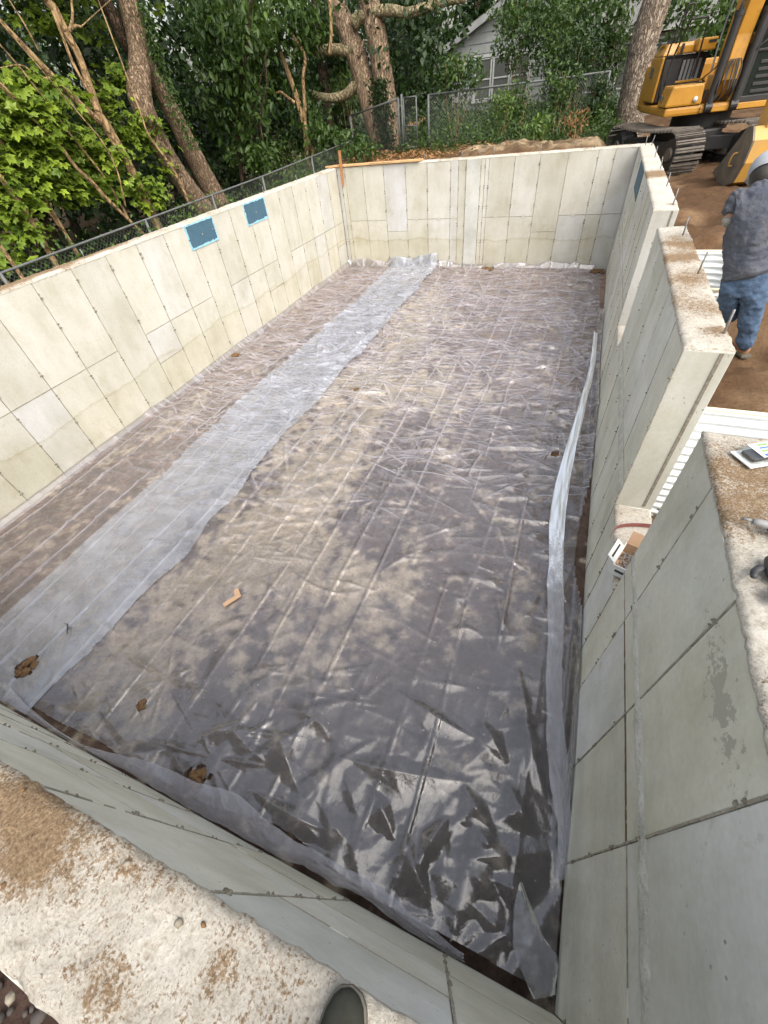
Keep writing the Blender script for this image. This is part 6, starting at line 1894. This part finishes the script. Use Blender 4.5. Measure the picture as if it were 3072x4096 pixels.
    dome('cap', head + up_h * .01, .124, up_h, M['cap'], -.55, t, (1, 1.12, 1))
    dome('hair', head - up_h * .055, .095, up_h, M['hair'], -1.2, t, (1.08, 1.15, 1.2))
    # visor, pointing the way he looks
    v = Vector((-.2, .9, -.35)); v = (v - up_h * v.dot(up_h)).normalized(); s = up_h.cross(v)
    MB().prism([head + v * .09 + s * .08, head + v * .16 + s * .06, head + v * .19, head + v * .16 - s * .06, head + v * .09 - s * .08], up_h * .008).build('visor', M['cap'], t, bevel=.002)
    # ears
    for e in (-1, 1):
        MB().tube([head + s * (.088 * e) - up_h * .05, head + s * (.1 * e) - up_h * .02, head + s * (.092 * e) + up_h * .01], [.012, .018, .01], 8).build('ear', M['skin'], t, True)
    # hands: palm and fingers
    for hd, wv, in ((hand, wr), (handr, wrr)):
        d = (hd - wv).normalized(); sd = d.cross(Vector((0, 0, 1))).normalized(); dn = sd.cross(d)
        V = [hd - d * .02]; E = []; Rd = [(.04, .022)]
        for f in range(4):
            b = hd + d * .045 + sd * (.03 - .02 * f); ln = (.07, .08, .075, .06)[f]
            i = len(V); V += [b, b + d * ln * .5 - dn * .012, b + d * ln * .75 - dn * .04]; E += [(0, i), (i, i + 1), (i + 1, i + 2)]; Rd += [.011, .0095, .008]
        i = len(V); V += [hd + sd * .045 + d * .0, hd + sd * .065 + d * .04 - dn * .015]; E += [(0, i), (i, i + 1)]; Rd += [.013, .010]
        skin_body('hand', V, E, Rd, M['skin'], t, 0, 1)
worker()

# ------------------------------------------------------------------ beyond the right wall
def footing():
    c = at(3068, 1300, 2, 1.55)
    o = MB().box((8.95, 6.05 - .7, 1.1), (9.75, 6.02 - .35, 1.56)).build('concrete_block', M['conc_warm'], None, bevel=.01)
    tag(o, 'low beige concrete block on the dirt beside the man\'s legs', 'concrete block')
footing()

# ------------------------------------------------------------------ lumber on the far corner
def lumber():
    a = at(1305, 668, 2, H + .03); b = at(1680, 640, 2, H + .03)
    d = (b - a); d.z = 0; L_ = d.length; d.normalize(); s = Vector((-d.y, d.x, 0))
    m0 = a.lerp(b, .5)
    for k, (off, sh, lab) in enumerate(((-.03, .0, 'pine board lying nearer the pit on the far left corner of the walls'), (.055, .12, 'pine board lying behind its twin on the far left corner of the walls'))):
        c = Vector((m0.x, m0.y, H + .032)) + s * off + d * sh
        o = MB().obox(c, (d, s, (0, 0, 1)), (L_ / 2 - .06 * k, .038, .020)).build('lumber_board', M['lumber'], None, bevel=.003)
        tag(o, lab, 'board', 'pine boards on the far corner')
        if k == 0:
            MBk = MB()
            r = random.Random(3)
            x = -.05
            for q in range(14):
                wd = r.uniform(.012, .04)
                MBk.obox(c + d * (x + wd / 2) - s * .0392 + Vector((0, 0, r.uniform(-.004, .004))), (d, s, (0, 0, 1)), (wd / 2, .0006, .006)); x += wd + r.uniform(.008, .03)
            MBk.build('grade_stamp', M['ink'], o, kind='stuff')
    x, y = 0.17, LY - .055
    st = MB(); z0, z1 = 1.99, 2.79; w_, th = .042, .02
    st.prism([(x - .005, y, z0), (x - w_ + .01, y, z0 + .12), (x - w_ + .03, y, z1), (x + w_ + .02, y, z1), (x + w_ - .0, y, z0 + .12)], (0, -th, 0))
    o = st.build('wooden_stake', M['stake'], None, bevel=.003)
    tag(o, 'pointed wooden stake standing against the boards at the far left corner', 'stake')
lumber()

# ------------------------------------------------------------------ things left in the nearer opening and on the walls
def small_things():
    # rusty strap bent over the sill
    m = MB()
    pts = smooth_path([Vector((WX - .035, 2.80, SILL + .0)), Vector((WX - .03, 2.83, SILL + .035)), Vector((WX + .01, 2.89, SILL + .05)), Vector((WX + .12, 2.95, SILL + .045)), Vector((WX + .27, 2.99, SILL + .035))], 18)
    V = []; 
    for p in pts: V += [p + Vector((0, .0, -.02)), p + Vector((0, 0, .02)), p + Vector((.003, .006, .02)), p + Vector((.003, .006, -.02))]
    F = []
    for i in range(len(pts) - 1):
        for j in range(4): F.append((i * 4 + j, i * 4 + (j + 1) % 4, i * 4 + 4 + (j + 1) % 4, i * 4 + 4 + j))
    F += [(3, 2, 1, 0), tuple(len(V) - 4 + j for j in range(4))]
    o = m.add(V, F).build('metal_strap', M['strap'], None)
    tag(o, 'rusty red metal strap bent across the sill of the nearer opening', 'strap')
    # open carton of screws
    bx_ = empty('carton', (WX + .08, 2.56, SILL + .01), 'small open white carton with brown flaps on the sill of the nearer opening', 'box')
    c = Vector((WX + .075, 2.52, SILL + .012)); u = Vector((.93, -.35, 0)).normalized(); v = Vector((.35, .93, 0)).normalized(); z = Vector((0, 0, 1))
    def side(name, cc, hx, hy, hz, mat): return MB().obox(c + cc, (u, v, z), (hx, hy, hz)).build(name, mat, bx_, bevel=.001)
    f = side('front_side', v * -.13 + z * .055, .075, .003, .055, M['white_card'])
    MB().obox(c + v * -.1335 + z * .055, (u, v, z), (.05, .0008, .012)).build('printed_band', M['ink'], f)
    side('back_side', v * .13 + z * .055, .075, .003, .055, M['card'])
    ls = side('left_side', u * -.075 + z * .055, .003, .127, .055, M['white_card'])
    MB().obox(c + u * -.0788 + z * .07 + v * -.03, (u, v, z), (.0008, .06, .006)).build('printed_band', M['ink'], ls)
    MB().obox(c + u * -.0788 + z * .045 + v * -.02, (u, v, z), (.0008, .04, .004)).build('printed_band', M['ink'], ls)
    side('right_side', u * .075 + z * .055, .003, .127, .055, M['card'])
    side('bottom', z * .004, .072, .127, .003, M['card'])
    tu = (u * .5 + z * .85).normalized()
    MB().obox(c + v * .17 + z * .14, (u, (v * .6 + z * .8).normalized(), (v * .8 - z * .6)), (.073, .05, .0015)).build('flap', M['card'], bx_)
    fl = MB().obox(c - u * .105 + z * .135 + v * -.02, (v, (u * -.75 + z * .65).normalized(), (u * .65 + z * .75)), (.10, .04, .0015)).build('flap', M['white_card'], bx_)
    MB().obox(c - u * .105 + z * .1378 + v * -.02, (v, (u * -.75 + z * .65).normalized(), (u * .65 + z * .75)), (.075, .008, .0008)).build('printed_band', M['ink'], fl)
    scr = scatter_blobs('screws', np.array([tuple(c + u * rng.uniform(-.06, .06) + v * rng.uniform(-.11, .11) + z * .03) for _ in range(50)]), np.full(50, .012), M['rod'], .7, bx_, 'stuff')
    # driver
    Zt = H + .012
    p0 = Vector((7.528, 1.628, Zt + .035)); ax_ = Vector((.975, -.21, .0)).normalized(); sd = Vector((-ax_.y, ax_.x, 0)); zz = Vector((0, 0, 1))
    t = empty('power_driver', (7.62, 1.6, Zt), 'red and black cordless driver lying on the near right wall top', 'power tool')
    def seg(name, pts, rad, mat, n=18, par=None): return MB().tube([p0 + ax_ * a for a in pts], rad, n).build(name, mat, par or t, True)
    seg('bit', [0, .035], [.006, .006], M['rod'], 10)
    seg('chuck', [.033, .05, .075, .08], [.012, .014, .016, .016], M['grey_plastic'])
    seg('nose', [.08, .1, .135, .155], [.018, .024, .034, .036], M['black_plastic'])
    seg('band', [.155, .175], [.0365, .037], M['grey_plastic'])
    seg('motor_housing', [.175, .2, .3, .33, .335], [.037, .038, .038, .032, .02], M['red_plastic'])
    d2 = (-sd + ax_ * .25).normalized()
    h0 = p0 + ax_ * .24
    MB().tube([h0, h0 + d2 * .05, h0 + d2 * .13], [.026, .022, .024], 14).build('handle', M['black_plastic'], t, True)
    MB().obox(h0 + d2 * .155 - ax_ * .02, (ax_, d2, zz), (.058, .028, .034)).build('battery', M['black_plastic'], t, bevel=.008)
    MB().obox(h0 + d2 * .118 - ax_ * .01, (ax_, d2, zz), (.05, .008, .032)).build('base_plate', M['red_plastic'], t, bevel=.004)
    gl = empty('glove', (7.575, 1.42, Zt), 'dark work glove lying below the driver at the edge of the wall top', 'glove')
    skin_body('palm', [Vector((7.60, 1.47, Zt + .02)), Vector((7.60, 1.40, Zt + .025)), Vector((7.605, 1.34, Zt + .02))], [(0, 1), (1, 2)], [(.028, .02), (.045, .022), (.045, .022)], M['black_plastic'], gl, 0, 2)
    for k in range(4):
        b = Vector((7.570 + .022 * k, 1.33, Zt + .02)); e = b + Vector((-.012 + .009 * k, -.075 - .01 * (k in (1, 2)), -.004))
        skin_body('finger', [b, b.lerp(e, .5) + Vector((0, 0, .006)), e], [(0, 1), (1, 2)], [.013, .0125, .010], M['black_plastic'], gl, 0, 1)
    b = Vector((7.56, 1.41, Zt + .02)); skin_body('thumb', [b, b + Vector((-.03, -.03, 0)), b + Vector((-.036, -.06, 0))], [(0, 1), (1, 2)], [.016, .014, .011], M['black_plastic'], gl, 0, 1)
    # blister pack
    pc = empty('blister_pack', (7.69, 2.09, Zt), 'clear plastic pack of dark bits with blue, white and green card on the wall top', 'package')
    cc = Vector((7.672, 2.09, Zt + .004)); e1 = Vector((.86, .5, 0)).normalized(); e2 = Vector((-.5, .86, 0))
    MB().obox(cc, (e1, e2, zz), (.085, .06, .0025)).build('backing_card', M['white_card'], pc)
    tr = MB().prism([cc + e1 * a + e2 * b + zz * .003 for a, b in ((-.075, -.05), (.08, -.05), (.08, .05), (-.075, .05))], zz * .034).build('blister', M['clear'], pc, bevel=.006)
    MB().obox(cc + zz * .016 - e1 * .01, (e1, e2, zz), (.05, .035, .009)).build('contents', M['black_plastic'], pc, bevel=.004)
    lab = MB().obox(cc + zz * .0392 + e1 * .02, (e1, e2, zz), (.055, .046, .0012)).build('label', M['white_card'], pc)
    for k, (o2, h2, mm) in enumerate(((-.035, .008, 'label_blue'), (-.008, .006, 'label_green'), (.012, .005, 'label_blue'), (.032, .006, 'label_green'))):
        MB().obox(cc + zz * .0408 + e1 * .02 + e2 * o2, (e1, e2, zz), (.04 - .006 * k, h2, .0006)).build('printed_band', M[mm], lab)
    # cardboard scrap, an L
    a = at(940, 2400, 2, .05); zf = float(floor_z(np.array(a.x), np.array(a.y))) + .05
    e1 = (at(975, 2375, 2, .05) - at(898, 2425, 2, .05)); e1.z = 0; e1.normalize(); e2 = Vector((-e1.y, e1.x, 0))
    q = at(898, 2428, 2, .05); o0 = Vector((q.x, q.y, zf))
    o = MB().prism([o0, o0 + e1 * .20, o0 + e1 * .22 + e2 * .13, o0 + e1 * .17 + e2 * .125, o0 + e1 * .145 + e2 * .055, o0 + e1 * .0 + e2 * .055], (0, 0, .004)).build('cardboard_scrap', M['card'], None)
    tag(o, 'L-shaped scrap of tan cardboard lying on the plastic', 'cardboard')
    # black twig
    a = at(270, 2515, 2, .08); zf = a.z
    m = MB()
    m.tube([a + Vector((-.05, .04, 0)), a, a + Vector((.06, -.05, .004))], [.006, .007, .004], 6); m.tube([a, a + Vector((.05, .03, .008))], [.005, .003], 6); m.tube([a + Vector((-.05, .04, 0)), a + Vector((-.09, .03, .006))], [.005, .003], 6)
    o = m.build('twig', M['twig'], None, True); tag(o, 'small forked black twig on the overlapped strip of plastic', 'twig')
    # pebbles and leaves on the near wall top
    for k, (px, py, r, lab) in enumerate(((715, 3690, .010, 'pale pebble near the edge of the near wall top'), (815, 3700, .007, 'small round pebble right of another on the near wall top'), (510, 3455, .009, 'dark stone embedded in the near wall top'), (95, 3160, .009, 'tan pebble in the sand on the near wall top'), (45, 3990, .014, 'brown stone by the outer edge of the near wall top'), (20, 3540, .009, 'grey stone at the left border of the near wall top'))):
        p = at(px, py, 2, H)
        o = scatter_blobs('pebble', np.array([[p.x, p.y, H + r * .3]]), np.array([r]), M['tie'] if k % 2 == 0 else M['clod'], .7, None, None, 40 + k)
        tag(o, lab, 'pebble', 'pebbles on the near wall top')
small_things()

def outer_gravel():
    g = np.random.default_rng(91)
    n = 900
    x = g.uniform(5.2, 7.0, n); y = g.uniform(-1.0, -.30, n)
    o = scatter_blobs('gravel', np.stack([x, y, ground_z(x, y) + .01], 1), g.uniform(.006, .02, n), M['dark_stone'], .7, None, 'stuff', 92)
    tag(o, 'dark wet gravel outside the near wall', 'gravel')
outer_gravel()
# ------------------------------------------------------------------ photographer's boot
def boot_tip():
    c = Vector((6.622, 0.004, H + .006)); d = Vector((-.10, .995, 0)).normalized(); s = Vector((d.y, -d.x, 0))
    t = empty('boot', c - d * .12, 'toe of a worn dark grey leather boot on the near wall top', 'boot')
    # rings along the boot: distance behind the toe, half width, height
    prof = [(0.0, .004, .026), (.006, .020, .036), (.018, .032, .045), (.04, .041, .054), (.07, .046, .060), (.11, .047, .070), (.15, .043, .088), (.20, .041, .112), (.25, .042, .13), (.285, .036, .13), (.30, .01, .12)]
    V = []; n = 20
    for (q, hw, ht) in prof:
        for i in range(n):
            a = math.pi * 2 * i / n
            x = math.cos(a); z = math.sin(a)
            e = abs(x) ** .8 * (1 if x > 0 else -1)
            zz = .022 + (ht - .022) * (max(0, z) ** .75) if z > 0 else .022 + .004 * z
            V.append(c - d * q + s * (hw * e) + Vector((0, 0, zz)))
    F = []
    for i in range(len(prof) - 1):
        for j in range(n): F.append((i * n + j, i * n + (j + 1) % n, (i + 1) * n + (j + 1) % n, (i + 1) * n + j))
    F += [tuple(range(n)), tuple(range(len(V) - n, len(V)))[::-1]]
    o = MB().add(V, F).build('upper', M['boot_dark'], t, True); recalc(o)
    out = []
    for side in (1, -1):
        seq = [(-.004, .0), (.002, .024), (.016, .037), (.04, .046), (.07, .0505), (.11, .0515), (.16, .047), (.22, .046), (.28, .042), (.303, .02)]
        pts = [c - d * q + s * hw * side for q, hw in (seq if side > 0 else seq[::-1])]
        out += pts
    MB().prism(out, (0, 0, .021)).build('sole', M['boot_sole'], t, bevel=.004)
    a0 = c - d * .235
    MB().tube([a0 + Vector((0, 0, .09)), a0 + Vector((0, 0, .15)), a0 - d * .01 + Vector((0, 0, .23))], [.045, .052, .058], 20).build('shaft', M['boot_dark'], t, True)
boot_tip()
